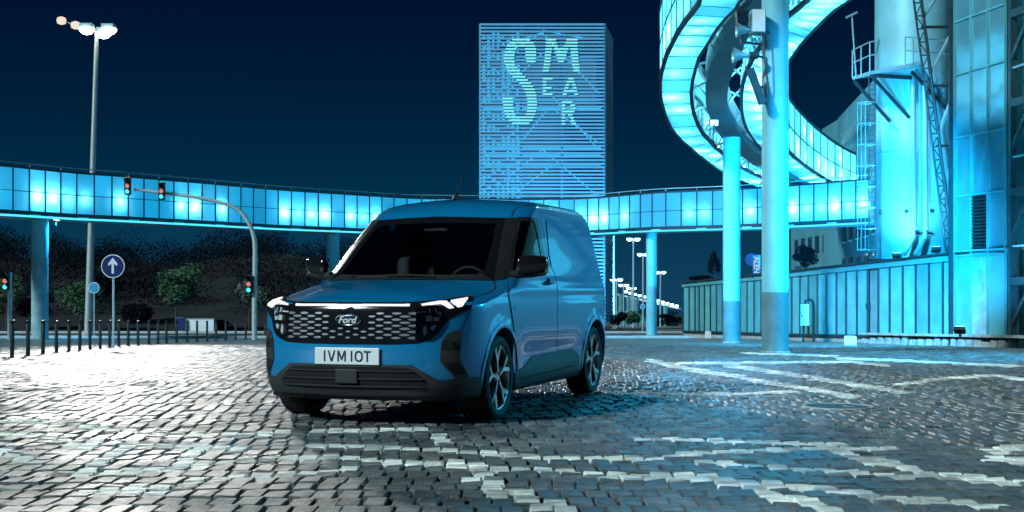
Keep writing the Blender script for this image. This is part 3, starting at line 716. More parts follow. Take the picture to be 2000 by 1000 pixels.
# wheels
def wheel(ax, s, steer=0):
    prof = [(.246, .100), (.258, .106), (.288, .110), (.312, .100), (.324, .078), (.327, .04), (.327, -.04), (.324, -.078), (.312, -.10), (.27, -.105), (.246, -.10)]
    mb = MB(); mb.lathe([(r, s * h) for r, h in prof], n=56, axis='x', cap=False)
    ty = mb.build('tyre', M['tyre'], van, smooth=True, angle=30)
    ty.location = (s * .785, ax, .327)
    # tread grooves
    gr = MB()
    for i in range(64):
        a = 2 * math.pi * i / 64
        for sx in (-1, 1):
            c = Vector((sx * .062, .3255 * math.cos(a), .3255 * math.sin(a))); d = Vector((0, -math.sin(a), math.cos(a))); ra = Vector((0, math.cos(a), math.sin(a)))
            gr.hexa([c - d * .003 - Vector((.03, 0, 0)), c + d * .003 - Vector((.03, 0, 0)), c + d * .003 + Vector((.03, 0, 0)), c - d * .003 + Vector((.03, 0, 0))],
                    [c - d * .003 - Vector((.03, 0, 0)) + ra * .004, c + d * .003 - Vector((.03, 0, 0)) + ra * .004, c + d * .003 + Vector((.03, 0, 0)) + ra * .004, c - d * .003 + Vector((.03, 0, 0)) + ra * .004])
    gr.build('tread', M['tyre'], ty)['kind'] = 'stuff'
    rim = MB(); rim.lathe([(.250, s * .104), (.249, s * .094), (.236, s * .090), (.226, s * .05), (.222, -s * .08)], n=56, axis='x', cap=False)
    rim.build('rim', M['alloy'], ty, smooth=True)
    MB().lathe([(.222, s * .0), (.222, s * .004)], n=40, axis='x').build('barrel_back', M['gap'], ty)
    MB().lathe([(.165, s * .006), (.165, s * .020), (.07, s * .022)], n=36, axis='x').build('brake_disc', M['disc'], ty, smooth=True)
    hub = MB(); hub.lathe([(.060, s * .02), (.058, s * .066), (.048, s * .076), (.034, s * .078)], n=20, axis='x'); hub.build('hub', M['alloy_dark'], ty, smooth=True)
    MB().lathe([(.030, s * .077), (.027, s * .086)], n=20, axis='x').build('hub_cap', M['alloy'], ty, smooth=True)
    for k in range(5):
        a = 2 * math.pi * k / 5 + math.pi / 2 + .12
        def pt(r, t, h): return Vector((s * h, r * math.cos(a) - t * math.sin(a), r * math.sin(a) + t * math.cos(a)))
        dk = MB(); dk.hexa([pt(.04, -.022, .045), pt(.04, .022, .045), pt(.232, .066, .05), pt(.232, -.066, .05)], [pt(.04, -.016, .074), pt(.04, .016, .074), pt(.236, .050, .078), pt(.236, -.050, .078)])
        dk.build('spoke_web', M['alloy_dark'], ty, bevel=.003)
        sp = MB(); zz = (.076, .090)
        outl = [(.045, -.011), (.128, -.013), (.242, -.074), (.246, -.046), (.168, .004), (.246, .040), (.240, .084), (.128, .015), (.045, .011)]
        half1 = [outl[0], outl[1], outl[4], outl[7], outl[8]]; arm1 = [outl[1], outl[2], outl[3], outl[4]]; arm2 = [outl[4], outl[5], outl[6], outl[7]]
        for pg in (half1, arm1, arm2): sp.prism([pt(r, t, zz[0] + .010 * (r > .2)) for r, t in pg], Vector((s * .013, 0, 0)))
        sp.build('spoke', M['alloy'], ty)
        q = 2 * math.pi * (k + .5) / 5 + math.pi / 2
        MB().lathe([(.008, s * .07), (.008, s * .083)], (0, .045 * math.cos(q), .045 * math.sin(q)), 8, 'x').build('wheel_nut', M['chrome'], ty)
    return ty
for ax in (AX_F, AX_R):
    for s in (1, -1): wheel(ax, s)

# ================================================================== GROUND
def sheet(name, m, xs, ys, dz, zf=g, parent=None):
    mb = MB(); n = len(xs)
    mb.add([(x, y, zf(y) + dz(x, y)) for y in ys for x in xs], [(j * n + i, j * n + i + 1, (j + 1) * n + i + 1, (j + 1) * n + i) for j in range(len(ys) - 1) for i in range(n - 1)])
    return mb.build(name, m, parent)
def cobble_mat():
    m = bpy.data.materials.new('cobble_bed'); m.use_nodes = True; n = m.node_tree.nodes; l = m.node_tree.links; b = n["Principled BSDF"]
    tc = n.new("ShaderNodeTexCoord"); mp = n.new("ShaderNodeMapping"); mp.inputs["Scale"].default_value = (1 / .125, 1 / .30, 1); l.new(tc.outputs["Object"], mp.inputs[0])
    br = n.new("ShaderNodeTexBrick"); br.inputs["Scale"].default_value = 1.0; br.inputs["Mortar Size"].default_value = 0.06; br.inputs["Brick Width"].default_value = 1.0; br.inputs["Row Height"].default_value = 1.0
    br.inputs["Color1"].default_value = (.16, .17, .165, 1); br.inputs["Color2"].default_value = (.26, .27, .26, 1); br.inputs["Mortar"].default_value = (.03, .03, .028, 1)
    l.new(mp.outputs[0], br.inputs[0])
    no = n.new("ShaderNodeTexNoise"); no.inputs["Scale"].default_value = 0.7; l.new(tc.outputs["Object"], no.inputs["Vector"])
    mx = n.new("ShaderNodeMix"); mx.data_type = 'RGBA'; mx.blend_type = 'MULTIPLY'; mx.inputs[0].default_value = .7
    mr = n.new("ShaderNodeMapRange"); mr.inputs[1].default_value = .3; mr.inputs[2].default_value = .7; mr.inputs[3].default_value = .6; mr.inputs[4].default_value = 1.3; l.new(no.outputs[0], mr.inputs[0])
    l.new(br.outputs[0], mx.inputs[6]); l.new(mr.outputs[0], mx.inputs[7]); l.new(mx.outputs[2], b.inputs["Base Color"])
    bp = n.new("ShaderNodeBump"); bp.inputs["Strength"].default_value = .6; bp.inputs["Distance"].default_value = .02; bp.invert = True
    l.new(br.outputs["Fac"], bp.inputs["Height"]); l.new(bp.outputs[0], b.inputs["Normal"])
    b.inputs["Roughness"].default_value = .5; return m
M['bed'] = cobble_mat()
STONE_END = 38.0
ysn = [-150, -60, -20, -5, 0, 5] + [12 + .2 * i for i in range(12)] + [15, 20, 25, 30, STONE_END - 1, STONE_END + .5, 45, 52, 60, 80, 120, 200, 400, 1000, 3500]
ground = structure(sheet('ground', M['bed'], [-3000, -300, -80, -30, -10, 0, 10, 30, 80, 300, 3000], sorted(ysn), lambda x, y: -0.022 if 2 < y < STONE_END else 0.0))
def stone_mat(name, c, var, rough):
    m = mat(name, c, rough, 0, var, 9, 0.55, 55, obj=False); n = m.node_tree.nodes; l = m.node_tree.links; b = n["Principled BSDF"]
    at = n.new("ShaderNodeAttribute"); at.attribute_name = 'tone'
    ge = n.new("ShaderNodeNewGeometry"); st = n.new("ShaderNodeTexNoise"); st.inputs["Scale"].default_value = 0.9; st.inputs["Detail"].default_value = 6; st.inputs["Roughness"].default_value = .65
    l.new(ge.outputs["Position"], st.inputs["Vector"])
    sr = n.new("ShaderNodeMapRange"); sr.inputs[1].default_value = .32; sr.inputs[2].default_value = .68; sr.inputs[3].default_value = .50; sr.inputs[4].default_value = 1.35; l.new(st.outputs["Fac"], sr.inputs[0])
    rg = n.new("ShaderNodeMapRange"); rg.inputs[1].default_value = .3; rg.inputs[2].default_value = .7; rg.inputs[3].default_value = rough - .14; rg.inputs[4].default_value = rough + .2; l.new(st.outputs["Fac"], rg.inputs[0]); l.new(rg.outputs[0], b.inputs["Roughness"])
    ml_ = n.new("ShaderNodeMath"); ml_.operation = 'MULTIPLY'; l.new(sr.outputs[0], ml_.inputs[0]); l.new(at.outputs["Fac"], ml_.inputs[1])
    src = b.inputs["Base Color"].links[0].from_socket
    sc = n.new("ShaderNodeVectorMath"); sc.operation = 'SCALE'; l.new(src, sc.inputs[0]); l.new(ml_.outputs[0], sc.inputs["Scale"]); l.new(sc.outputs[0], b.inputs["Base Color"])
    return m
M['stone'] = stone_mat('granite_sett', (.125, .132, .128), .45, .50)
M['stone_light'] = stone_mat('limestone_sett', (.74, .73, .67), .16, .55)
BANDS = [([(0, 827), (119, 822), (144, 829), (230, 842), (313, 849), (468, 849), (562, 845)], 5), ([(0, 849), (97, 852), (173, 863), (259, 870), (338, 874), (479, 878)], 6),
         ([(108, 856), (165, 872)], 14), ([(223, 878), (144, 926)], 12), ([(396, 878), (346, 914)], 13), ([(137, 928), (281, 921), (360, 908), (479, 899), (562, 896)], 6),
         ([(176, 962), (252, 955), (338, 950), (396, 939), (497, 928), (598, 924), (698, 917)], 7), ([(180, 966), (331, 958)], 9), ([(0, 881), (36, 896)], 12),
         ([(600, 844), (817, 839), (838, 844), (890, 872)], 6), ([(600, 872), (747, 874), (824, 881), (890, 882), (967, 886), (1055, 895), (1153, 895), (1270, 898)], 6),
         ([(600, 895), (642, 893), (764, 903), (894, 905), (950, 914), (1069, 919), (1160, 924), (1216, 928), (1300, 933)], 6), ([(904, 905), (971, 966)], 17), ([(975, 956), (1125, 1000)], 15), ([(1040, 975), (1075, 1000)], 12),
         ([(1240, 858), (1400, 860), (1480, 864), (1636, 870)], 5), ([(1300, 890), (1480, 880), (1636, 876), (1740, 878)], 5), ([(1620, 880), (1824, 928), (1996, 944)], 10),
         ([(1360, 902), (1512, 914), (1600, 918), (1760, 932), (1830, 930)], 6), ([(1200, 930), (1392, 934), (1480, 960), (1624, 996)], 11), ([(1392, 934), (1532, 950), (1596, 950), (1720, 972), (1860, 980), (1960, 996)], 9),
         ([(1940, 880), (2000, 876)], 12), ([(1944, 895), (2000, 905)], 12), ([(1270, 705), (1320, 716), (1480, 744), (1660, 776)], 4), ([(1424, 714), (1584, 738), (1768, 768)], 4), ([(1756, 752), (1840, 740), (1940, 734), (2000, 742)], 3),
         ([(1320, 710), (1480, 709), (1660, 707), (1728, 714)], 2.5), ([(1640, 700), (1996, 716)], 2.5), ([(1230, 770), (1440, 770), (1560, 766)], 2.5), ([(0, 722), (200, 716), (420, 706)], 2), ([(1450, 690), (1640, 696)], 2)]
def is_light(px, py):
    for pl, w in BANDS:
        w = w * (.68 if py > 800 else 1.0)
        for (a, b), (c, d) in zip(pl, pl[1:]):
            if min(a, c) - w * 3 < px < max(a, c) + w * 3 and min(b, d) - w < py < max(b, d) + w:
                t = max(0, min(1, ((px - a) * (c - a) + (py - b) * (d - b)) / ((c - a) ** 2 + (d - b) ** 2)))
                dx, dy = px - a - t * (c - a), py - b - t * (d - b)
                if (dx / 2.2) ** 2 + dy ** 2 < w * w: return True
    return False
def stone_verts(w, d, rr):
    def j(s): return rr.uniform(-s, s)
    e = .0075
    top = [(-w / 2 + e + j(.006), -d / 2 + e + j(.010), .006 + j(.005)), (w / 2 - e + j(.006), -d / 2 + e + j(.010), .006 + j(.005)), (w / 2 - e + j(.006), d / 2 - e + j(.010), .006 + j(.005)), (-w / 2 + e + j(.006), d / 2 - e + j(.010), .006 + j(.005))]
    low = [(-w / 2 + j(.003), -d / 2 + j(.005), -.028), (w / 2 + j(.003), -d / 2 + j(.005), -.028), (w / 2 + j(.003), d / 2 + j(.005), -.028), (-w / 2 + j(.003), d / 2 + j(.005), -.028)]
    mid = [((a[0] + 2 * b[0]) / 3, (a[1] + 2 * b[1]) / 3, -.004) for a, b in zip(top, low)]
    return top + mid + low, [(0, 1, 2, 3)] + [(i, 4 + i, 4 + (i + 1) % 4, (i + 1) % 4) for i in range(4)] + [(4 + i, 8 + i, 8 + (i + 1) % 4, 4 + (i + 1) % 4) for i in range(4)]
SK = -0.123; SWX = .121
stones = []
yy = 5.0; row = 0
while yy < STONE_END:
    dep = R.uniform(.19, .27) if yy < 16 else .30
    wx = SWX if yy < 22 else SWX * 1.3
    half_w = (1060 / FPX) * (yy + dep) + 1.6
    off = R.uniform(-.02, .02) + SK * (yy - 6)
    c0 = int((-half_w - off) / wx) - 1; c1 = int((half_w - off) / wx) + 1
    for c in range(c0, c1 + 1):
        yj = R.uniform(-.035, .035) if yy < 16 else 0
        cx, cyy = off + c * wx + R.uniform(-.007, .007), yy + dep / 2 + yj
        py = YH + FPX * (HC - g(cyy)) / cyy; px = 1000 + FPX * cx / cyy
        lt = is_light(px, py)
        if yy < 15:                                # light lines are of small split stones
            sub = []
            for q in range(3):
                y3 = cyy + (q - 1) * dep / 3; sub.append(is_light(1000 + FPX * cx / y3, YH + FPX * (HC - g(y3)) / y3))
            if any(sub):
                for q in range(3): stones.append((cx, cyy + (q - 1) * dep / 3, wx - .008, dep / 3 - .009, sub[q]))
            else: stones.append((cx, cyy, wx - R.uniform(.009, .018), dep - R.uniform(.010, .022), False))
        else: stones.append((cx, cyy, wx - R.uniform(.007, .014), dep - R.uniform(.008, .016), lt))
    yy += dep; row += 1
near = sorted([s for s in stones if abs(s[0]) < 0.3846 * s[1] * 1.0 and s[1] > 5.9], key=lambda s: -(s[2] * s[3] / s[1] ** 3))[:300]
nearset = set(id(s) for s in near)
protos = {}
for s in near:
    key = (round(s[2], 2), round(s[3] / .03), s[4], R.randrange(3))
    if key not in protos:
        v2, f2 = stone_verts(s[2], s[3], R); mb = MB(); mb.add(v2, f2); o = mb.build('paving_stone', M['stone_light' if s[4] else 'stone'])
        me = o.data; a = me.attributes.new('tone', 'FLOAT', 'POINT'); t = R.uniform(.75, 1.25); a.data.foreach_set('value', [t] * len(me.vertices)); protos[key] = me; bpy.data.objects.remove(o)
    o = bpy.data.objects.new('paving_stone', protos[key]); C.objects.link(o); o.location = (s[0], s[1], g(s[1])); o.parent = ground
    o.rotation_euler = (R.uniform(-.012, .012), R.uniform(-.025, .025), R.uniform(-.02, .02))
for light in (False, True):
    vv, ff, tt = [], [], []
    for s in stones:
        if id(s) in nearset or s[4] != light: continue
        v2, f2 = stone_verts(s[2], s[3], R); b = len(vv); ry = R.uniform(-.04, .04); rx = R.uniform(-.012, .012); dz = R.uniform(-.004, .004); t = R.uniform(.60, 1.4); sl_ = -0.025 if s[1] > 13 else 0
        vv += [(x + s[0], y + s[1], z + g(s[1]) + ry * x + (rx + sl_) * y + dz) for x, y, z in v2]; ff += [tuple(i + b for i in f) for f in f2]; tt += [t] * 12
    me = bpy.data.meshes.new('setts'); me.from_pydata(vv, [], ff); me.materials.append(M['stone_light' if light else 'stone'])
    a = me.attributes.new('tone', 'FLOAT', 'POINT'); a.data.foreach_set('value', tt); me.update()
    o = bpy.data.objects.new('light_setts' if light else 'setts', me); C.objects.link(o); o.parent = ground; o['kind'] = 'stuff'
    o['label'] = 'pale limestone setts forming lines across the paving' if light else 'grey granite setts of the square'
# weeds in the joints at the right
mb = MB()
for i in range(80):
    p = G(R.gauss(1740, 150), R.gauss(818, 16)); 
    if p.x / p.y * FPX + 1000 < 1420: continue
    for b in range(R.randrange(3, 8)):
        h = R.uniform(.01, .035); a = R.uniform(0, 6.28); q = p + Vector((R.uniform(-.03, .03), R.uniform(-.03, .03), 0)); t = q + Vector((math.cos(a) * h * .5, math.sin(a) * h * .5, h)); sd = Vector((math.sin(a), -math.cos(a), 0)) * .004
        mb.add([q - sd, q + sd, t], [(0, 1, 2)])
tag(mb.build('weeds', M['leaf_dark']), 'small dark weeds growing in the joints between the setts', 'weeds', kind='stuff')
def manhole(px, py, rx, label):
    p = G(px, py); t = thing('manhole_cover', label, 'manhole cover', p, 0, 'manhole covers in the paving')
    r = rx / FPX * p.y
    MB().lathe([(r, -.02), (r, .016), (r * .93, .016), (r * .93, .008)], n=40).build('rim', M['kerb'], t)
    MB().lathe([(r * .92, -.01), (r * .92, .010)], n=40).build('lid', M['iron'], t)
manhole(1636, 796, 68, 'round iron manhole cover in the paving right of the van')
manhole(1992, 808, 22, 'iron manhole cover cut by the right picture edge')

# road beyond the bollards with kerbs
road = structure(sheet('road', M['asphalt'], [-90, -60, -30, -10, 0, 10, 40, 90], [55.5, 58, 62, 66, 70, 74, 77], lambda x, y: .004))
def kerb(name, y, m='kerb', h=.13):
    mb = MB(); mb.box((-90, y, g(y) - .05), (40, y + .28, g(y) + h)); return structure(mb.build(name, M[m], bevel=.02))
kerb('kerb_near', 55.1, h=.10); kerb('kerb_far', 77.1)
structure(sheet('footpath', M['kerb'], [-90, -40, 0, 40], [77.4, 79, 81], lambda x, y: .10))
mb = MB()
for i in range(14):
    x = -60 + i * 6.0; mb.box((x, 65.9, g(66) + .006), (x + 3, 66.05, g(66) + .012))
structure(mb.build('lane_marks', M['white'])); bpy.data.objects['lane_marks'].parent = road

# bank with wood behind the road (left)
def bank_z(x, y):
    k = sm(82, 125, y) * (1 - sm(-6, 8, x)); return k * (6.3 + .5 * math.sin(x * .21) + .5 * math.sin(x * .53 + 1))
xs = [-140 + 5 * i for i in range(31)]; bys = [81, 83, 86, 89, 92, 96, 100, 105, 110, 116, 122, 130, 150, 180]
structure(sheet('bank', M['earth'], xs, bys, lambda x, y: .02 + bank_z(x, y) + (R.uniform(-.12, .12) if y > 82 else 0)))
def foliage(mb, c, rx, ry, rz, n, size, rr, hollow=.35):
    for _ in range(n):
        while True:
            d = Vector((rr.uniform(-1, 1), rr.uniform(-1, 1), rr.uniform(-1, 1)))
            if hollow < d.length < 1: break
        q = c + Vector((d.x * rx, d.y * ry, d.z * rz)); s = size * rr.uniform(.6, 1.4)
        a = Vector((rr.uniform(-1, 1), rr.uniform(-1, 1), rr.uniform(-1, 1))).normalized(); b = a.cross(Vector((rr.uniform(-1, 1), rr.uniform(-1, 1), rr.uniform(-1, 1)))).normalized()
        mb.add([q - a * s, q + b * s * .45, q + a * s, q - b * s * .45], [(0, 1, 2, 3)])
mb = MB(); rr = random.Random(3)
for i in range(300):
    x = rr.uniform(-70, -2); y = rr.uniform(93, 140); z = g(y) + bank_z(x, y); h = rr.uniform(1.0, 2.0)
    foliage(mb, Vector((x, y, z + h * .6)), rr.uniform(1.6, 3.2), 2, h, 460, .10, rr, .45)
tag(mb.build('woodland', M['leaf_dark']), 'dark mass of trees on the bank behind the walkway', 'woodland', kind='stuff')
def tree(px, py_base, Y, cpx, cpy, wpx, hpx, label, m='leaf', seed=1, n=2600, dens=6, name='tree'):
    rr = random.Random(seed); b = P(px, py_base, Y); b.z = g(Y) + bank_z(b.x, Y) + .02
    t = thing(name, label, 'tree', b, 0, 'small trees along the road' if name == 'tree' else None); sc = Y / FPX
    c = P(cpx, cpy, Y) - b; rx, rz = wpx / 2 * sc, hpx / 2 * sc
    if name == 'tree':
        mb = MB(); mb.tube([Vector((0, 0, -.05)), Vector((rr.uniform(-.05, .05), 0, c.z * .4)), Vector((c.x * .6, 0, c.z * .75)), Vector((c.x, 0, c.z + rz * .2))], [.075, .06, .05, .02], 8)
        for q in range(6):
            a = rr.uniform(0, 6.28); z0 = lerp(c.z * .6, c.z, rr.random())
            mb.tube([Vector((c.x * .6, 0, z0)), Vector((c.x + rx * .6 * math.cos(a), rx * .5 * math.sin(a), z0 + rz * rr.uniform(.3, .8)))], [.03, .01], 5)
        mb.build('trunk', M['bark'], t)
    mb = MB()
    for q in range(dens):
        a = rr.uniform(0, 6.28); k = rr.uniform(.25, .62)
        cc = c + Vector((rx * k * math.cos(a), rx * k * math.sin(a) * .8, rz * rr.uniform(-.55, .6)))
        foliage(mb, cc, rx * rr.uniform(.38, .58), rx * .5, rz * rr.uniform(.36, .52), n // dens, .10 * (rx / 1.3) ** .5, rr, .2)
    mb.build('crown', M[m], t)
    return t
tree(12, 650, 84, 22, 565, 78, 72, 'half visible green tree behind the signal at the left edge', seed=2)
tree(160, 652, 84, 158, 582, 108, 84, 'broad green tree between the walkway column and the arrow sign', seed=4)
tree(343, 650, 84, 348, 556, 100, 92, 'tall pale green tree with thin trunk behind the bollards', seed=6, n=3200, dens=9)
tree(487, 648, 84, 500, 570, 82, 62, 'grey green tree behind the signal gantry beside the van', m='leaf_grey', seed=8)
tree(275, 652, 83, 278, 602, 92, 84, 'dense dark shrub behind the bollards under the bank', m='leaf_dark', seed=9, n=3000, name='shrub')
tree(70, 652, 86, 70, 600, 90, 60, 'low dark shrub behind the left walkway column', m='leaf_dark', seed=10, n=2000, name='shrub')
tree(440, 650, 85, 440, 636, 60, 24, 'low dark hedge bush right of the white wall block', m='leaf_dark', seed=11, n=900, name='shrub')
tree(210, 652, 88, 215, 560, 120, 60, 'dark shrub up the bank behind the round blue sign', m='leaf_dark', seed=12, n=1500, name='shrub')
# white painted wall block and blue box by the road
p = P(390, 648, 81.5); p.z = g(81.5) + .1; t = thing('low_wall', 'low white painted wall block beyond the bollards', 'wall', p)
MB().box((-.88, -.1, 0), (.88, .1, .72)).build('wall_face', M['white'], t); MB().box((-.90, -.12, .722), (.90, .12, .77)).build('coping', M['kerb'], t)
p = P(352, 648, 81.3); p.z = g(81.3) + .1; t = thing('utility_box', 'blue utility box beside the low white wall', 'box', p)
mb = MB().box((-.26, -.15, 0), (.26, .15, .86)); mb.build('cabinet', mat('box_blue', (.02, .10, .25), .5), t, bevel=.02); MB().box((-.24, -.165, .06), (.24, -.152, .8)).build('cabinet_door', M['sign_blue'], t)

# ================================================================== BOLLARDS
BOL = [(23.5, 699.7), (55, 695.6), (83.8, 692.5), (110, 689), (134.5, 686.5), (156, 685), (175.8, 683), (195.7, 681.3), (214.4, 679.7), (232, 678.2), (250.4, 676.6), (269.6, 675), (291, 673.4), (308.6, 671.8), (325, 670.8), (345, 669.7), (365.6, 668.4), (384.8, 667.5), (404.4, 666.6), (422, 665.7), (440.6, 664.6), (460, 663.6), (480, 662.5), (517.6, 660.5)]
ORD = ['first', 'second', 'third', 'fourth', 'fifth', 'sixth', 'seventh', 'eighth', 'ninth', 'tenth', 'eleventh', 'twelfth', 'thirteenth', 'fourteenth', 'fifteenth', 'sixteenth', 'seventeenth', 'eighteenth', 'nineteenth', 'twentieth', 'twenty-first', 'twenty-second', 'twenty-third', 'twenty-fourth']
mb = MB(); mb.lathe([(.040, -.05), (.040, .62), (.034, .632), (.034, .655), (.041, .665), (.041, .700), (.030, .712), (.006, .716)], n=16)
bo = mb.build('post', M['black_post'], smooth=True); post_me = bo.data; bpy.data.objects.remove(bo)
mb = MB(); mb.lathe([(.075, 0), (.075, .012), (.05, .02)], n=16); bo = mb.build('base_flange', M['iron']); fl_me = bo.data; bpy.data.objects.remove(bo)
for i, (x, y) in enumerate(BOL):
    p = G(x, y); p.z += .004
    t = thing('bollard', f'slim black bollard, {ORD[i]} from the left end of the row', 'bollard', p, 0, 'bollards along the edge of the square')
    for nm, me in (('post', post_me), ('base_flange', fl_me)):
        o = bpy.data.objects.new(nm, me); C.objects.link(o); o.parent = t
    t.rotation_euler = (R.uniform(-.01, .01), R.uniform(-.015, .015), R.uniform(0, 6))

# ================================================================== SIGNS, SIGNALS, LAMP MASTS
def disc_sign(px, py_c, py_base, rpx, label, arrow):
    b = G(px, py_base); Y = b.y; t = thing('road_sign', label, 'road sign', b); c = P(px, py_c, Y).z - b.z; r = rpx / FPX * Y
    mb = MB(); mb.lathe([(.030, -.05), (.030, c + r * .4)], n=12); mb.build('pole', M['pole'], t, smooth=True)
    MB().lathe([(r, -.040), (r, -.052)], (0, 0, c), 40, 'y').build('plate_back', M['sign_white'], t)
    if arrow:
        f = MB(); f.lathe([(r * .92, -.052), (r * .92, -.056)], (0, 0, c), 40, 'y'); fo = f.build('sign_face', M['sign_blue'], t)
        w = r * .10; pts = [(-w, -.62), (w, -.62), (w, .22), (.36 * r, .02), (.40 * r, .22), (0, .72), (-.40 * r, .22), (-.36 * r, .02), (-w, .22)]
        MB().prism([Vector((x, -.0565, c + (z * r))) for x, z in pts], (0, -.003, 0)).build('arrow', M['sign_white'], fo)
    else:
        MB().lathe([(r * .88, -.052), (r * .88, -.056)], (0, 0, c), 40, 'y').build('sign_face', mat('sign_pale_blue', (.05, .30, .55), .5), t)
disc_sign(221.5, 520, 680.5, 23, 'round blue sign with a white upward arrow on a slim pole', True)
disc_sign(184, 562, 659, 11, 'small round pale blue sign beside the tall lamp mast', False)
disc_sign(1255, 599, 650, 5, 'tiny round white sign by the far bushes right of the van', False)
def signal_head(t, c, s, n=3):
    """three-lamp signal head centred on c (local), lamp spacing s"""
    h = MB().box((c.x - s * .55, c.y - .10, c.z - s * 1.6), (c.x + s * .55, c.y + .10, c.z + s * 1.6)).build('signal_head', M['black_post'], t, bevel=.03)
    for k, m in ((1, 'gap'), (0, 'lamp_red'), (-1, 'lamp_green')):
        MB().lathe([(s * .40, -.104), (s * .38, -.118)], (c.x, c.y, c.z + k * s), 20, 'y').build('signal_lamp', M[m], h)
        v = MB(); vv = []
        for q in range(9):
            a = math.pi * q / 8
            for y in (-.10, -.24): vv.append((c.x + s * .46 * math.cos(a), c.y + y, c.z + k * s + s * .46 * math.sin(a)))
        v.add(vv, [(2 * q, 2 * q + 1, 2 * q + 3, 2 * q + 2) for q in range(8)]); v.build('visor', M['black_post'], h)
b = G(497, 663.5); Y = b.y; t = thing('signal_gantry', 'curved pole with two traffic signals hanging over the road', 'traffic signal', b)
L = lambda x, y: P(x, y, Y) - b
arm = [L(497, 663.5) - Vector((0, 0, .05)), L(497, 600), L(498, 520), L(498, 480), L(494, 455), L(484, 432), L(468, 412), L(448, 401), L(420, 393), L(380, 385), L(320, 377), L(262, 370)]
sm_arm = []
for i in range(len(arm) - 1):
    a0, a1, a2, a3 = arm[max(i - 1, 0)], arm[i], arm[i + 1], arm[min(i + 2, len(arm) - 1)]
    for k in range(4): sm_arm.append(Vector([catmull(a0[q], a1[q], a2[q], a3[q], k / 4) for q in range(3)]))
sm_arm.append(arm[-1])
MB().tube(sm_arm, [lerp(.105, .055, i / len(sm_arm)) for i in range(len(sm_arm))], 12).build('curved_pole', M['pole'], t, smooth=True)
signal_head(t, L(252, 364) + Vector((0, -.15, 0)), .21); signal_head(t, L(319, 374) + Vector((0, -.2, 0)), .21); signal_head(t, L(488, 555) + Vector((0, -.15, 0)), .22)
b = G(19, 664); Y = b.y; t = thing('traffic_signal', 'traffic signal on a straight pole at the left picture edge', 'traffic signal', b)
L = lambda x, y: P(x, y, Y) - b
MB().tube([Vector((0, 0, -.05)), L(19, 532)], .09, 12).build('pole', M['pole'], t, smooth=True); signal_head(t, L(18, 549) + Vector((-.05, -.2, 0)), .22)
# tall lamp mast at left
b = P(172, 652, 66); b.z = g(66); t = thing('lamp_mast', 'very tall lamp mast with glowing heads at top left', 'street lamp', b)
top = P(189, 62, 66) - b
MB().tube([Vector((0, 0, -.1)), top * .5, top], [.20, .15, .10], 14).build('mast', M['pole'], t, smooth=True)
MB().lathe([(.35, -.1), (.35, .12), (.25, .2)], n=16).build('base', M['kerb'], t)
for dx, dy in ((0.75, -1.0), (-0.30, -1.2), (0.2, .9)):
    MB().bar(top, top + Vector((dx, dy * .5, .15)), .07).build('arm', M['pole'], t)
    h = MB().box((top.x + dx - .32, top.y + dy * .5 - .25, top.z + .06), (top.x + dx + .32, top.y + dy * .5 + .25, top.z + .28)).build('lamp_head', M['steel'], t, bevel=.04)
    MB().lathe([(.05, -.26), (.24, -.20), (.36, -.06), (.38, .05)], (top.x + dx, top.y + dy * .5, top.z), 20).build('lamp_glass', M['lamp'], h, smooth=True)
for dx, dz in ((-1.05, .32), (-1.75, .55)):
    MB().bar(top, top + Vector((dx, 0, dz)), .05).build('arm', M['pole'], t)
    MB().lathe([(.05, -.2), (.20, -.14), (.24, 0), (.20, .14), (.05, .2)], top + Vector((dx, 0, dz)), 16).build('lamp_globe', emitter('warm_globe', (1.0, .86, .72), .9), t, smooth=True)
ml = bpy.data.lights.new('mast_light', 'SPOT'); ml.energy = 100000; ml.spot_size = math.radians(17); ml.spot_blend = .8; ml.shadow_soft_size = .8; ml.color = (1, .99, .93)
mo = bpy.data.objects.new('mast_light', ml); C.objects.link(mo); mo.parent = t; mo.location = top + Vector((0, -.6, -.3)); mo.rotation_euler = (Vector((-5.0, 27, -.3)) - (b + top)).to_track_quat('-Z', 'Y').to_euler()
ml2 = bpy.data.lights.new('mast_light', 'SPOT'); ml2.energy = 30000; ml2.spot_size = math.radians(34); ml2.spot_blend = .9; ml2.shadow_soft_size = .6; ml2.color = (1, .99, .93)
mo2 = bpy.data.objects.new('mast_light', ml2); C.objects.link(mo2); mo2.parent = t; mo2.location = top + Vector((.8, -.7, -.3)); mo2.rotation_euler = (Vector((.6, 13, 0.5)) - (b + top)).to_track_quat('-Z', 'Y').to_euler()
# far lamps beyond the columns
def far_lamp(px, py, Y, label, w=.8, base=None):
    b = P(px, 0, Y); b.z = g(Y); t = thing('far_street_lamp', label, 'street lamp', b, 0, 'far street lamps'); tp = P(px, py, Y) - b
    MB().tube([Vector((0, 0, -.2)), tp], [.14, .09], 8).build('pole', M['pole'], t)
    for s in (-1, 1):
        h = MB().box((tp.x + s * w * .5 - .30, -.2, tp.z + .02), (tp.x + s * w * .5 + .30, .2, tp.z + .12)).build('lamp_head', M['steel'], t)
        MB().lathe([(.05, -.30), (.26, -.20), (.34, -.02), (.30, .0)], (tp.x + s * w * .5, 0, tp.z), 12).build('lamp_glass', M['lamp_far'], h)
for a in ((1237, 466, 140, 'far double lamp left of the thin round column'), (1256, 496, 160, 'far lamp half hidden by the thin round column'), (1290, 531, 170, 'far low double lamp right of the thin round column'), (1204, 545, 150, 'far small lamp beside the slatted tower'), (1218, 556, 180, 'far lamp above the bushes'), (1233, 562, 185, 'far lamp over the lit pavilion')): far_lamp(*a)
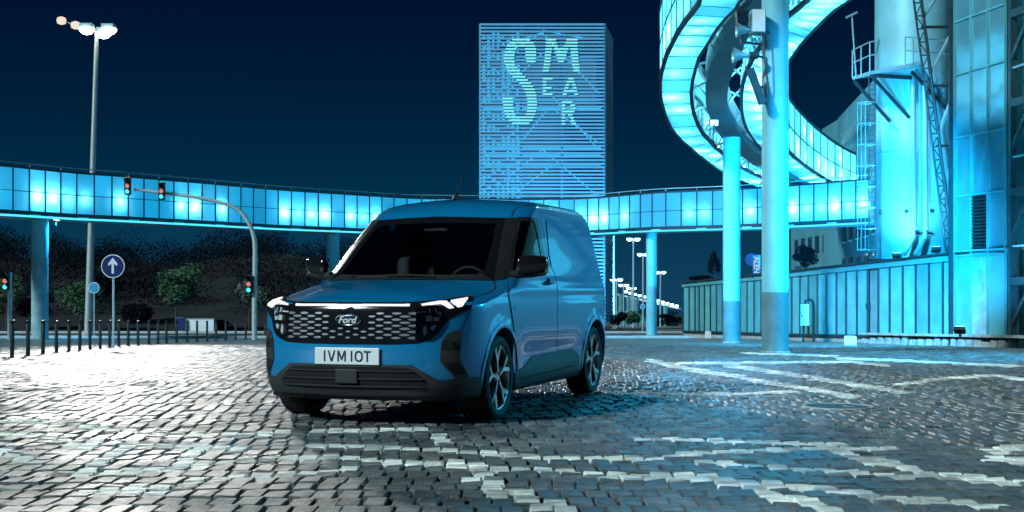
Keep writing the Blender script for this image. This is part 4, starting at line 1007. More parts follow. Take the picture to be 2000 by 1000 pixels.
b = P(1199, 640, 100); b.z = g(100); t = thing('mast', 'thin plain mast beside the slatted tower', 'mast', b); MB().tube([Vector((0, 0, -.1)), P(1199, 430, 100) - b], .07, 8).build('pole', M['pole'], t); MB().box((-.2, -.2, 0), (.2, .2, .2)).build('base', M['kerb'], t)
# lit pavilion far away
p = P(1285, 640, 190); p.z = g(190); t = thing('pavilion', 'far lit pavilion with a sloping row of lights', 'building', p)
L = lambda x, y: P(x, y, 190) - p
for x in (1213, 1228, 1243, 1270, 1300): MB().tube([Vector((L(x, 0).x, 0, -.1)), L(x, 575 + (x - 1213) * .25)], .35, 8).build('pillar', M['facade'], t)
for i in range(12):
    x = 1222 + i * 9; q = L(x, 570 + (x - 1222) * .28); MB().box((q.x - .22, -.4, q.z - .16), (q.x + .22, 0, q.z + .16)).build('lamp', M['lamp_far'], t)
MB().hexa([L(1208, 577), L(1330, 605), L(1330, 605) + Vector((0, 4, 0)), L(1208, 577) + Vector((0, 4, 0))], [L(1208, 574), L(1330, 602), L(1330, 602) + Vector((0, 4, 0)), L(1208, 574) + Vector((0, 4, 0))]).build('roof', M['white'], t)
MB().box((L(1208, 0).x, 4, -.1), (L(1332, 0).x, 5, 2.2)).build('back_wall', M['facade'], t)
for i, (x, w, h) in enumerate(((1210, 46, 30), (1235, 40, 36), (1305, 44, 26), (1328, 30, 22))):
    tree(x, 646, 92 + i, x, 628 - h * .2, w, h, ['round dark bush beside the tower foot', 'round dark bush left of the thin column', 'dark bush right of the thin column', 'dark bush at the corner of the low building'][i], m='leaf_dark' if i % 2 == 0 else 'leaf', seed=30 + i, n=1200, name='bush')

# ================================================================== ELEVATED WALKWAY (the long curved one)
YB = [(-460, 398.4), (-60, 417.5), (0, 422), (150, 431), (220, 437), (380, 445), (540, 451), (800, 456), (1000, 457), (1140, 455), (1280, 451), (1400, 445), (1480, 440), (1600, 430), (1700, 418)]
YT = [(-460, 273.4), (-60, 308), (0, 314), (150, 330), (220, 338), (380, 352), (540, 364.5), (800, 377), (1000, 379), (1140, 376.5), (1280, 367), (1400, 359), (1480, 352), (1600, 338), (1700, 322)]
ZB, ZR = 3.70, 5.74
def way(px):
    Y = 5304.0 / (table(YB, px) - table(YT, px)); return Vector(((px - 1000) / FPX * Y, Y, 0))
fine = [way(-440 + i * 4) for i in range(536)]
for _ in range(60): fine = [fine[0]] + [(a + b * 2 + c) / 4 for a, b, c in zip(fine, fine[1:], fine[2:])] + [fine[-1]]
acc = [0]
for a, b in zip(fine, fine[1:]): acc.append(acc[-1] + (b - a).length)
def along(s):
    s = max(0, min(acc[-1], s)); lo = 0
    for i in range(len(acc) - 1):
        if s <= acc[i + 1]: lo = i; break
    t = (s - acc[lo]) / max(1e-9, acc[lo + 1] - acc[lo]); return fine[lo].lerp(fine[lo + 1], t)
NP = int(acc[-1] / .78); STEP = acc[-1] / NP
nodes = [along(i * STEP) for i in range(NP + 1)]
def nrm(i):
    d = (nodes[min(i + 1, NP)] - nodes[max(i - 1, 0)]).normalized(); return Vector((-d.y, d.x, 0))     # away from the camera
wk = thing('elevated_walkway', 'long glazed elevated walkway with lit panels crossing behind the van', 'walkway', nodes[NP // 2] + Vector((0, 0, ZB)))
Z = lambda v, z: Vector((v.x, v.y, z))
def seg(mb, i, o0, o1, z0, z1, k=0):
    a, b = nodes[i], nodes[i + 1]; na, nb = nrm(i), nrm(i + 1)
    mb.hexa([Z(a + na * o0, z0), Z(b + nb * o0, z0), Z(b + nb * o1, z0), Z(a + na * o1, z0)], [Z(a + na * o0, z1), Z(b + nb * o0, z1), Z(b + nb * o1, z1), Z(a + na * o1, z1)], k)
def run(name, m, o0, o1, z0, z1, parent=None, **k):
    mb = MB(); vs2 = []
    for i in range(NP + 1):
        a, n = nodes[i], nrm(i); vs2 += [Z(a + n * o0, z0), Z(a + n * o1, z0), Z(a + n * o1, z1), Z(a + n * o0, z1)]
    mb.add(vs2, [(4 * i + q, 4 * i + (q + 1) % 4, 4 * i + 4 + (q + 1) % 4, 4 * i + 4 + q) for i in range(NP) for q in range(4)] + [(0, 1, 2, 3), (4 * NP, 4 * NP + 1, 4 * NP + 2, 4 * NP + 3)])
    return part(mb, name, m, parent or wk, **k)
run('deck', M['pale'], .02, 2.0, ZB + .02, ZB + .16)
M['led'] = emitter('lip_led', (.06, .60, 1.0), 1.7)
run('bottom_lip', M['led'], -.14, .02, ZB, ZB + .07)
run('edge_beam', M['frame'], -.03, .02, ZB + .075, ZB + .24)
run('top_beam', M['frame'], -.03, .03, ZR - .22, ZR - .14)
run('roof', M['pale'], .035, 2.0, ZR - .20, ZR - .14)
run('back_wall', M['pale'], 1.9, 1.98, ZB + .17, ZR - .21)
run('hand_rail', M['steel'], -.05, .0, ZR - .035, ZR)
run('mid_rail', M['frame'], -.022, .012, 4.66, 4.685)
zb0, zm, zt0 = ZB + .245, 4.6725, ZR - .222
lampr = random.Random(21)
for i in range(NP):
    for z0, z1 in ((zb0, zm - .015), (zm + .015, zt0)):
        mb = MB(); a, b = nodes[i], nodes[i + 1]; d = (b - a).normalized() * .025; na, nb = nrm(i), nrm(i + 1)
        bow = lampr.uniform(-.004, .006)
        mb.tray([Z(a + d, z0), Z(b - d, z0), Z(b - d + nb * bow, z1), Z(a + d + na * bow, z1)], [Z(a + d + na * .014, z0), Z(b - d + nb * .014, z0), Z(b - d + nb * .014, z1), Z(a + d + na * .014, z1)])
        part(mb, 'panel', M['panel'], wk)
    mb = MB(); a, n = nodes[i], nrm(i); d = (nodes[i + 1] - a).normalized() * .022
    mb.hexa([Z(a - d - n * .03, zb0), Z(a + d - n * .03, zb0), Z(a + d + n * .02, zb0), Z(a - d + n * .02, zb0)], [Z(a - d - n * .03, zt0), Z(a + d - n * .03, zt0), Z(a + d + n * .02, zt0), Z(a - d + n * .02, zt0)])
    part(mb, 'mullion', M['frame'], wk)
    if i % 2 == 0:
        mb = MB(); mb.bar(Z(a - n * .02, ZR - .15), Z(a - n * .02, ZR - .034), .03); part(mb, 'rail_post', M['steel'], wk)
    if lampr.random() < .62:
        c = (nodes[i] + nodes[i + 1]) / 2 + nrm(i) * .20; dd = (nodes[i + 1] - nodes[i]).normalized(); mb = MB()
        mb.bar(Z(c - dd * .16, zm - .13 + lampr.uniform(-.02, .02)), Z(c + dd * .16, zm - .13), .045, .05); part(mb, 'lamp', lampr.choice([M['tube'], M['tube'], M['tube_dim'], M['tube_hot']]), wk)
    if i % 3 == 0:
        mb = MB(); c = nodes[i] - nrm(i) * .05; dd = (nodes[i + 1] - nodes[i]).normalized(); mb.bar(Z(c, ZB + .1), Z(c + dd * .5, ZB + .1), .04, .05); part(mb, 'cable_box', M['pale'], wk)
def column(px, Y, rpx, ztop, label, band=None, worn=False, offs=0.0):
    b = P(px, 0, Y); b.z = g(Y); r = rpx / FPX * Y; t = thing('column', label, 'column', b, 0, 'round columns'); h = ztop - b.z
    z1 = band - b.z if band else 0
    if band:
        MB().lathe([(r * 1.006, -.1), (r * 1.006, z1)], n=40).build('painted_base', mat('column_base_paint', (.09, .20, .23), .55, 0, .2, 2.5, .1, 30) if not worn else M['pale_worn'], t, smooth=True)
    MB().lathe([(r, z1 + .002 if band else -.1), (r, h)], n=40).build('shaft', M['pale'], t, smooth=True)
    MB().lathe([(r * 1.12, -.1), (r * 1.12, .035), (r * 1.03, .06)], n=40).build('base_ring', M['plinth'], t)
    for q in (.42, .71):
        zj = lerp(z1, h, q); MB().lathe([(r * .999, zj - .012), (r * 1.006, zj - .006), (r * 1.006, zj + .006), (r * .999, zj + .012)], n=40, cap=False).build('joint_ring', M['pale_worn'], t)
    return t
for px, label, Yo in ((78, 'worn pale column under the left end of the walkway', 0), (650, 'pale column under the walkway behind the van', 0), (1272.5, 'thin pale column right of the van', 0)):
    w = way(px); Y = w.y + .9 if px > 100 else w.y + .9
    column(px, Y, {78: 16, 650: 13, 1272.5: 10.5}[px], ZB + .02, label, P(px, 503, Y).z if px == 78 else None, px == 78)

# ================================================================== SPIRAL RAMP (two galleries and a box girder)
OUT = [((1372, -30), (1470, -26)), ((1370, -8), (1450, -5)), ((1365.7, 8.8), (1439.4, 14)), ((1347, 34), (1415, 38.5)), ((1327, 60.5), (1395.4, 63.8)), ((1314, 85.8), (1381, 88)), ((1302, 110), (1365.7, 111)), ((1295, 133), (1359, 133.5)), ((1290, 154), (1353.6, 154)), ((1289.5, 174), (1350, 174)), ((1291, 192.5), (1350, 192.5)), ((1296, 213), (1352.5, 212)), ((1303, 233), (1357, 230)), ((1315, 255.6), (1366.8, 253)), ((1333, 275), (1376.6, 268)), ((1355.6, 294), (1390.6, 282)), ((1377, 312), (1403, 295)), ((1408.8, 334), (1424, 312)), ((1445, 351), (1452, 331)), ((1487, 368), (1491, 350)), ((1539, 382), (1541, 370)), ((1595, 395), (1597, 387)), ((1650, 404), (1652, 398)), ((1715, 412), (1717, 407))]
BEAM = [((1500, -30), (1530, -22)), ((1474, 0), (1502, 8)), ((1444, 33), (1480, 42)), ((1422, 59), (1464, 68)), ((1400, 99), (1447, 104)), ((1386.6, 132), (1434, 135)), ((1379, 165), (1424, 164)), ((1378, 187), (1421, 187)), ((1380, 210), (1422, 209)), ((1389, 236), (1430, 235)), ((1400, 256), (1440, 254)), ((1414, 275), (1452, 271)), ((1430, 291), (1465, 286)), ((1450, 307), (1482, 301)), ((1487, 331), (1512, 322)), ((1539, 359), (1555, 351)), ((1581, 376), (1596, 369)), ((1645, 392), (1656, 387)), ((1715, 404), (1722, 400))]
INN = [((1625, -30), (1712, -40)), ((1581, 0), (1660, 0)), ((1560, 18), (1628, 22)), ((1537, 37), (1592, 57)), ((1505, 70), (1560, 92)), ((1478, 104), (1536, 130)), ((1461, 136), (1521, 160)), ((1451, 165), (1516, 188)), ((1448, 198), (1515, 212)), ((1451, 230), (1518, 240)), ((1459, 253), (1524, 264)), ((1476, 278), (1533, 286)), ((1500, 303), (1546, 304)), ((1539, 337), (1575, 328)), ((1581, 362), (1610, 350)), ((1626, 377), (1645, 367)), ((1668, 386), (1683, 380)), ((1715, 394), (1725, 390))]
def resample(pairs, step):
    mids = [((a[0] + b[0]) / 2, (a[1] + b[1]) / 2) for a, b in pairs]; L = [0]
    for p, q in zip(mids, mids[1:]): L.append(L[-1] + math.hypot(q[0] - p[0], q[1] - p[1]))
    n = int(L[-1] / step); out = []
    for i in range(n + 1):
        t = L[-1] * i / n
        for k in range(len(pairs) - 1):
            if t <= L[k + 1] + 1e-6:
                q = (t - L[k]) / (L[k + 1] - L[k]); o = []
                for e in (0, 1):
                    a, b, c, d = pairs[max(k - 1, 0)][e], pairs[k][e], pairs[k + 1][e], pairs[min(k + 2, len(pairs) - 1)][e]
                    o.append((catmull(a[0], b[0], c[0], d[0], q), catmull(a[1], b[1], c[1], d[1], q)))
                out.append(o); break
    return out
sp = thing('spiral_ramp', 'lit spiral ramp of two glazed galleries curving overhead at right', 'walkway', (4.0, 35.0, 5.5))
ZG, ZBM, HG = 6.0, 5.84, 2.0
def rise(y): return 1.75 * (1 - sm(40, 330, y))
srr = random.Random(5)
def gallery(pairs, step, wall_out, wall_in):
    pr = resample(pairs, step); pts = [(PZ(*a, ZG + rise((a[1] + b[1]) / 2)), PZ(*b, ZG + rise((a[1] + b[1]) / 2))) for a, b in pr]; n = len(pts)
    up = Vector((0, 0, 1))
    for i in range(n - 1):
        (a0, b0), (a1, b1) = pts[i], pts[i + 1]
        e = .03; A0, A1 = a0.lerp(a1, e), a0.lerp(a1, 1 - e); B0, B1 = b0.lerp(b1, e), b0.lerp(b1, 1 - e)
        A0, B0 = A0.lerp(B0, .02), B0.lerp(A0, .02); A1, B1 = A1.lerp(B1, .02), B1.lerp(A1, .02)
        mb = MB(); mb.tray([A0, B0, B1, A1], [p + up * .03 for p in (A0, B0, B1, A1)]); part(mb, 'soffit_panel', M['soffit'], sp)
        mb = MB(); mb.bar(a0 + up * .012, b0 + up * .012, .03, .035); part(mb, 'rib', M['steel'], sp)
        if srr.random() < .75:
            c = (a0 + b0 + a1 + b1) / 4 + up * srr.uniform(.22, .34); dd = (b0 - a0) * .17; off = (b0 - a0) * srr.uniform(-.2, .2)
            mb = MB(); mb.bar(c - dd + off, c + dd + off, .05, .04); part(mb, 'lamp', M['tube'], sp)
        for wl, q0, q1, out in ((wall_out, a0, a1, -1), (wall_in, b0, b1, 1)):
            if not wl: continue
            if wl == 'glass':
                for z0, z1 in ((.12, HG * .5 - .02), (HG * .5 + .02, HG - .06)):
                    s0, s1 = q0.lerp(q1, .05), q0.lerp(q1, .95); nn = (q1 - q0).cross(up).normalized() * .012
                    mb = MB(); nn = nn if (s0 - a0.lerp(b0, .5)).dot(nn) > 0 else -nn; mb.tray([s0 + up * z0 + nn, s1 + up * z0 + nn, s1 + up * z1 + nn, s0 + up * z1 + nn], [s0 + up * z0 - nn, s1 + up * z0 - nn, s1 + up * z1 - nn, s0 + up * z1 - nn]); part(mb, 'glass_panel', M['wall_lit'], sp)
                    if srr.random() < .42:
                        ins = ((a0 + a1 - b0 - b1) / 2).normalized() * (-out) * .3
                        c = (s0 + s1) / 2 + up * (z0 + z1) / 2; c = c.lerp((a0 + b0 + a1 + b1) / 4 + up * (z0 + z1) / 2, .3); dd = (s1 - s0) * .12
                        mb = MB(); mb.bar(c - dd - up * .1, c + dd + up * .1, .05, .05); part(mb, 'lamp', M['tube'], sp)
                mb = MB(); mb.bar(q0 + up * .08, q0 + up * HG, .05, .05); part(mb, 'mullion', M['frame'], sp)
            else:
                mb = MB(); mb.bar(q0 + up * .05, q1 + up * .75, .045); part(mb, 'brace', M['steel'], sp)
                mb = MB(); mb.bar(q1 + up * .05, q1 + up * .75, .05); part(mb, 'strut', M['steel'], sp)
    for e, nm, z0, z1, m, th in ((0, 'edge_beam', -.01, .10, 'frame', .05), (1, 'edge_beam', -.01, .10, 'frame', .05), (0, 'top_beam', HG - .05, HG + .05, 'frame', .05), (1, 'top_beam', HG - .05, HG + .05, 'frame', .05), (1 if wall_in == 'glass' else 0, 'mid_rail', HG * .5 - .018, HG * .5 + .018, 'frame', .035)):
        mb = MB(); vs2 = []
        for i in range(n):
            q = pts[i][e]; t = (pts[min(i + 1, n - 1)][e] - pts[max(i - 1, 0)][e]); nn = t.cross(up).normalized() * th
            vs2 += [q - nn + up * z0, q + nn + up * z0, q + nn + up * z1, q - nn + up * z1]
        mb.add(vs2, [(4 * i + k, 4 * i + (k + 1) % 4, 4 * i + 4 + (k + 1) % 4, 4 * i + 4 + k) for i in range(n - 1) for k in range(4)]); part(mb, nm, M[m], sp)
    mb = MB(); vs2 = []
    for (a, b) in pts: vs2 += [a + up * (HG + .06), b + up * (HG + .06), b + up * (HG + .12), a + up * (HG + .12)]
    mb.add(vs2, [(4 * i + k, 4 * i + (k + 1) % 4, 4 * i + 4 + (k + 1) % 4, 4 * i + 4 + k) for i in range(n - 1) for k in range(4)]); part(mb, 'roof', M['pale'], sp)
    return pts
go = gallery(OUT, 23, 'glass', 'truss'); gi = gallery(INN, 17, 'truss', 'glass')
pr = resample(BEAM, 8); mb = MB(); vs2 = []
bpts = [(PZ(*a, ZBM + rise((a[1] + b[1]) / 2)), PZ(*b, ZBM + rise((a[1] + b[1]) / 2))) for a, b in pr]; n = len(bpts)
for a, b in bpts: vs2 += [a, b, b + Vector((0, 0, .75)), a + Vector((0, 0, .75))]
mb.add(vs2, [(4 * i + k, 4 * i + (k + 1) % 4, 4 * i + 4 + (k + 1) % 4, 4 * i + 4 + k) for i in range(n - 1) for k in range(4)])
part(mb, 'girder', M['girder'], sp, smooth=True, angle=30)
for pts, e in ((go, 1), (gi, 0)):
    for i in range(2, len(pts) - 2, 2):
        q = pts[i][e]; best = min(bpts, key=lambda ab: (ab[1 - e] - q).length); tgt = best[0] if e == 1 else best[1]
        mb = MB(); mb.bar(q + Vector((0, 0, .1)), tgt + Vector((0, 0, .55)), .06); part(mb, 'outrigger', M['steel'], sp)
        q2 = pts[i + 1][e]; mb = MB(); mb.bar(q2 + Vector((0, 0, .7)), tgt + Vector((0, 0, .2)), .045); part(mb, 'tie', M['steel'], sp)
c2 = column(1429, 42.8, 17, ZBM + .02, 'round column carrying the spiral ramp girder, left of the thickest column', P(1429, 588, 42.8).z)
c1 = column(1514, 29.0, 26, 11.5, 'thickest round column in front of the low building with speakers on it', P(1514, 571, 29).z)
# things on the thick column
L1 = lambda x, y, Y=28.55: P(x, y, Y)
p = L1(1449, 55); t = thing('floodlight', 'floodlight on top of the bracket left of the thick column', 'floodlight', p)
MB().hexa([Vector((-.10, -.08, .06)), Vector((.10, -.08, .06)), Vector((.10, .10, .06)), Vector((-.10, .10, .06))], [Vector((-.14, -.14, .36)), Vector((.14, -.14, .36)), Vector((.14, .14, .36)), Vector((-.14, .14, .36))]).build('housing', M['steel_dark'], t)
MB().box((-.12, -.152, .09), (.12, -.142, .34)).build('glass', M['window_dark'], t); MB().bar((0, 0, -.35), (0, 0, .06), .05).bar((0, 0, -.3), (.55, .3, -.3), .05).build('bracket', M['steel_dark'], t)
p = L1(1481, 45); t = thing('junction_box', 'pale junction box fixed to the thick column', 'box', p)
MB().box((-.16, -.12, -.22), (.14, .3, .28)).build('cabinet', M['pale'], t, bevel=.02); MB().box((-.14, -.13, -.2), (.12, -.122, .26)).build('cover', M['white'], t); MB().tube([(.1, 0, -.2), (.14, 0, -.8), (.22, .05, -1.3), (.16, .05, -1.75)], .02, 6).build('cable', M['steel_dark'], t)
for (x, y, lab) in ((1462, 58, 'upper horn loudspeaker on the thick column'), (1455, 108, 'lower horn loudspeaker on the thick column')):
    p = L1(x, y); t = thing('horn_speaker', lab, 'speaker', p, 0, 'horn loudspeakers on the thick column')
    h = MB(); h.lathe([(.17, -.26), (.10, -.12), (.05, .02), (.04, .16)], n=24, axis='x', cap=False); h.lathe([(.165, -.255), (.05, .0)], n=24, axis='x', cap=False); ho = h.build('horn', M['steel'], t, smooth=True)
    MB().lathe([(.07, .1), (.08, .14), (.08, .26), (.05, .3)], n=18, axis='x').build('driver', M['steel_dark'], t, smooth=True); MB().bar((.2, 0, 0), (.5, .25, -.02), .04).build('bracket', M['steel_dark'], t)
p = L1(1478, 168); t = thing('panel_antenna', 'slanting dark panel antenna on the left of the thick column', 'antenna', p)
mb = MB(); mb.hexa([Vector((.05, -.1, -.42)), Vector((.20, -.1, -.36)), Vector((.20, .06, -.36)), Vector((.05, .06, -.42))], [Vector((-.22, -.1, .34)), Vector((-.08, -.1, .40)), Vector((-.08, .06, .40)), Vector((-.22, .06, .34))]); mb.build('panel', M['steel_dark'], t, bevel=.015)
MB().bar((0, 0, 0), (.3, .3, 0), .04).build('bracket', M['steel_dark'], t)

# ================================================================== SLATTED TOWER
TY = 120.0
tw = P(1058, 640, TY); tw.z = g(TY); T = thing('slatted_tower', 'tall tower clad in horizontal slats with a bar lettered sign', 'tower', tw)
TL = lambda x, y, dy=0: P(x, y, TY) - tw + Vector((0, dy, 0))
x0, x1 = TL(938, 0).x, TL(1180, 0).x; ztop = TL(0, 46).z; DEP = 10.5
NSL = 84
for i in range(NSL):
    z = ztop - i * (ztop - .5) / NSL
    mb = MB(); mb.box((x0, -.10, z - .17), (x1, .06, z)); 
    if i == 0: s0 = mb.build('slat', M['slat'], T); sm0 = s0.data; s0.location = (0, 0, 0); zref = z
    else: s0 = bpy.data.objects.new('slat', sm0); C.objects.link(s0); s0.parent = T; s0.location = (0, 0, z - zref)
    mb = MB(); sx = P(1196, 0, 127.5).x - tw.x; mb.hexa([(x1 + .02, .0, z - .15), (x1 + .12, .0, z - .15), (sx + .1, 7.5, z - .15), (sx, 7.5, z - .15)], [(x1 + .02, .0, z), (x1 + .12, .0, z), (sx + .1, 7.5, z), (sx, 7.5, z)])
    if i == 0: s1 = mb.build('side_slat', M['slat'], T); sm1 = s1.data
    else: s1 = bpy.data.objects.new('side_slat', sm1); C.objects.link(s1); s1.parent = T; s1.location = (0, 0, z - zref)
MB().box((x0 + .1, 6.5, 0), (x1 - .3, 6.8, ztop - .2)).build('core_wall', M['tower_back'], T)
MB().box((x0 + .1, 5.0, ztop - .35), (x1 - .1, DEP, ztop - .2)).build('roof_slab', M['tower_back'], T)
for x in (x0, x0 + (x1 - x0) * .33, x0 + (x1 - x0) * .66, x1):
    MB().box((x - .1, .10, 0), (x + .1, .3, ztop)).build('post', M['slat'], T)
for y in (105, 190, 208, 286, 300, 318):
    z = TL(0, y).z; MB().box((x0 + .2, 1.2, z - .14), (x1 - .2, 1.4, z + .05)).build('floor_beam', M['tower_beam'], T)
for a, b in (((1075, 180), (1170, 290)), ((1075, 205), (1005, 290)), ((1060, 290), (985, 350)), ((1060, 290), (1170, 382)), ((1060, 60), (970, 110)), ((1060, 60), (1172, 180)), ((1060, 100), (950, 200)), ((1075, 205), (1168, 275)), ((1060, 60), (1010, 75)), ((1060, 55), (1150, 72)), ((1080, 320), (1000, 380))):
    mb = MB(); mb.bar(TL(*a, 1.0), TL(*b, 1.0), .10); mb.build('brace', M['tower_beam'], T)
PIT = (ztop - .5) / NSL
for j in range(2, 62):
    z = ztop - j * PIT - .17 - (PIT - .17) * .5
    for i in range(8):
        if R.random() < .62:
            x = TL(942 + i * 9.5, 0).x; MB().box((x, .10, z - .055), (x + R.uniform(.18, .36), .16, z + .055)).build('lit_grating', M['tower_beam'], T)  # glowing boxes imitate the lit core seen between slats
# lettering made of brighter bars: S, M, E, A, R
S_ = [(1000, 1035), (995, 1042), (990, 1045), (988, 1008, 1025, 1047), (986, 1006, 1026, 1047), (985, 1005, 1026, 1047), (985, 1004, 1027, 1046), (985, 1005, 1028, 1046), (986, 1006), (988, 1010), (992, 1015), (996, 1020), (1001, 1026), (1008, 1031), (1014, 1037), (1019, 1041), (1023, 1044), (1026, 1046), (1028, 1048), (982, 1002, 1029, 1048), (982, 1002, 1030, 1049), (983, 1002, 1030, 1049), (983, 1003, 1030, 1048), (984, 1004, 1029, 1047), (986, 1007, 1027, 1045), (989, 1043), (993, 1040), (1000, 1034)]
def bars(x, y, w):
    pass
def letter(nm, rows_, y0, dy):
    b = []
    for i, r in enumerate(rows_):
        for k in range(0, len(r), 2):
            mb = MB(); p0, p1 = TL(r[k], y0 + i * dy), TL(r[k + 1], y0 + i * dy); mb.box((p0.x, -.22, p0.z - .11), (p1.x, -.12, p0.z + .02)); mb.build('letter_bar', M['letter'], T)
letter('S', S_, 77, 6.05)
M_ = [(1066, 1086, 1106, 1128), (1066, 1087, 1104, 1128), (1066, 1090, 1101, 1128), (1065, 1078, 1082, 1110, 1114, 1128), (1065, 1077, 1084, 1108, 1115, 1129), (1064, 1076, 1086, 1106, 1115, 1129), (1064, 1076, 1088, 1104, 1116, 1130), (1063, 1075, 1090, 1101, 1116, 1130), (1062, 1074, 1118, 1131), (1061, 1073, 1119, 1132), (1060, 1072, 1120, 1132)]
letter('M', M_, 77, 6.05)
letter('E', [(1060, 1079), (1060, 1067), (1060, 1067), (1060, 1077), (1060, 1067), (1060, 1079)], 153, 6.05)
letter('A', [(1110, 1120), (1107, 1122), (1105, 1112, 1117, 1124), (1103, 1110, 1119, 1126), (1101, 1127), (1099, 1107, 1122, 1129)], 153, 6.05)
letter('R', [(1097, 1118), (1097, 1104, 1114, 1123), (1097, 1104, 1116, 1124), (1097, 1122), (1097, 1104, 1110, 1118), (1097, 1104, 1113, 1121), (1097, 1104, 1115, 1123), (1097, 1104, 1117, 1125)], 199, 6.05)

# ================================================================== LOW PANELLED BUILDING
WA, WB = Vector((7.85, 60.0, 0)), Vector((13.09, 34.55, 0))
def wall_at(px):                          # point of the wall line seen at column px
    k = (px - 1000) / FPX; t = (k * WA.y - WA.x) / ((WB.x - WA.x) - k * (WB.y - WA.y)); return WA.lerp(WB, t)
WD = (WB - WA).normalized(); WN = Vector((-WD.y, WD.x, 0)); WN = WN if WN.x > 0 else -WN      # into the building
TOPL = [(1336, 552), (1543, 530), (1700, 512.5), (1870, 494), (1985, 481)]; BOTL = [(1336, 645), (1546, 651.4), (1700, 654), (1872, 657), (1985, 660)]
def wz(tab, px): return P(px, table(tab, px), wall_at(px).y).z
lb = thing('low_building', 'low building clad in vertical painted panels along the right side', 'building', Z(wall_at(1600), g(wall_at(1600).y)))
SEAMS = [1336, 1347, 1358.5, 1366.6, 1377, 1388.5, 1400.5, 1412, 1423, 1435, 1447, 1460.5, 1474, 1488, 1502, 1517, 1532, 1547.6, 1563.8, 1580, 1598, 1615.6, 1635, 1654, 1675, 1696, 1717, 1739, 1764.6, 1790, 1816, 1843, 1869]
M['door_sheet'] = mat('door_sheet', (.16, .27, .29), .5, .1, .2, 3)
for a, b in zip(SEAMS, SEAMS[1:]):
    isdoor = a == 1696
    qa, qb = wall_at(a), wall_at(b); d = (qb - qa).normalized() * .025; mb = MB(); o = .05 if isdoor else 0
    ht = .0 if not isdoor else .0
    mb.hexa([Z(qa + d + WN * o, wz(BOTL, a)), Z(qb - d + WN * o, wz(BOTL, b)), Z(qb - d + WN * (o + .05), wz(BOTL, b)), Z(qa + d + WN * (o + .05), wz(BOTL, a))], [Z(qa + d + WN * o, wz(TOPL, a) - .22), Z(qb - d + WN * o, wz(TOPL, b) - .22), Z(qb - d + WN * (o + .05), wz(TOPL, b) - .22), Z(qa + d + WN * (o + .05), wz(TOPL, a) - .22)])
    dd = part(mb, 'door' if isdoor else 'wall_panel', M['door_sheet'] if isdoor else M['sheet'], lb)
    mb = MB(); mb.bar(Z(qa - WN * .02, wz(BOTL, a) - .03), Z(qa - WN * .02, wz(TOPL, a) - .2), .05, .07); part(mb, 'seam_rib', M['steel_dark'], lb)
    if isdoor:
        mb = MB(); c = qa + (qb - qa) * .08 - WN * .05; zc = lerp(wz(BOTL, a), wz(TOPL, a), .40); mb.box((c.x - .06, c.y - .06, zc - .09), (c.x + .06, c.y + .06, zc + .09)); o = part(mb, 'door_lock', M['steel_dark'], lb)
def wrun(name, m, off0, off1, f0, f1, pxs=(1334, 1440, 1543, 1700, 1870, 1987)):
    mb = MB(); vs2 = []
    for px in pxs:
        q = wall_at(px); vs2 += [Z(q + WN * off0, f0(px)), Z(q + WN * off1, f0(px)), Z(q + WN * off1, f1(px)), Z(q + WN * off0, f1(px))]
    n = len(pxs); mb.add(vs2, [(4 * i + k, 4 * i + (k + 1) % 4, 4 * i + 4 + (k + 1) % 4, 4 * i + 4 + k) for i in range(n - 1) for k in range(4)] + [(0, 1, 2, 3), (4 * n - 4, 4 * n - 3, 4 * n - 2, 4 * n - 1)]); return part(mb, name, m, lb)
wrun('fascia', M['sheet'], -.06, .06, lambda p: wz(TOPL, p) - .21, lambda p: wz(TOPL, p) - .035)
wrun('roof_edge', M['steel_dark'], -.14, .10, lambda p: wz(TOPL, p) - .03, lambda p: wz(TOPL, p) + .03)
wrun('sill_beam', M['steel_dark'], -.05, .08, lambda p: wz(BOTL, p) - .09, lambda p: wz(BOTL, p) - .005)
wrun('plinth', M['plinth'], .03, .4, lambda p: g(wall_at(p).y) - .2, lambda p: wz(BOTL, p) - .095)
wrun('roof', M['plinth'], .105, 7.0, lambda p: wz(TOPL, p) - .08, lambda p: wz(TOPL, p) - .01)
wrun('inner_wall', M['steel_dark'], .09, .2, lambda p: wz(BOTL, p) - .05, lambda p: wz(TOPL, p) - .1)
q = wall_at(1334); mb = MB(); mb.hexa([Z(q, g(q.y) - .2), Z(q + WN * 7, g(q.y) - .2), Z(q + WN * 7 + WD * .1, g(q.y) - .2), Z(q + WD * .1, g(q.y) - .2)], [Z(q, wz(TOPL, 1334) - .09), Z(q + WN * 7, wz(TOPL, 1334) - .09), Z(q + WN * 7 + WD * .1, wz(TOPL, 1334) - .09), Z(q + WD * .1, wz(TOPL, 1334) - .09)]); part(mb, 'end_wall', M['sheet'], lb)
# rough blocks at the foot of the wall
for i, px in enumerate([1700 + 16 * k for k in range(18)]):
    q = wall_at(px) - WN * .14; w = R.uniform(.28, .4); h = R.uniform(.14, .26)
    mb = MB(); mb.hexa([Z(q - WD * w / 2 - WN * .12, g(q.y) - .05), Z(q + WD * w / 2 - WN * .12, g(q.y) - .05), Z(q + WD * w / 2 + WN * .12, g(q.y) - .05), Z(q - WD * w / 2 + WN * .12, g(q.y) - .05)], [Z(q - WD * w * .45 - WN * .1, g(q.y) + h), Z(q + WD * w * .45 - WN * .1, g(q.y) + h * .9), Z(q + WD * w * .45 + WN * .1, g(q.y) + h), Z(q - WD * w * .45 + WN * .1, g(q.y) + h)])
    part(mb, 'foot_block', M['plinth'], lb, bevel=.03)
wrun('foot_ledge', M['plinth'], -.34, .02, lambda p: g(wall_at(p).y) + .27, lambda p: g(wall_at(p).y) + .34, (1700, 1800, 1900, 2060))
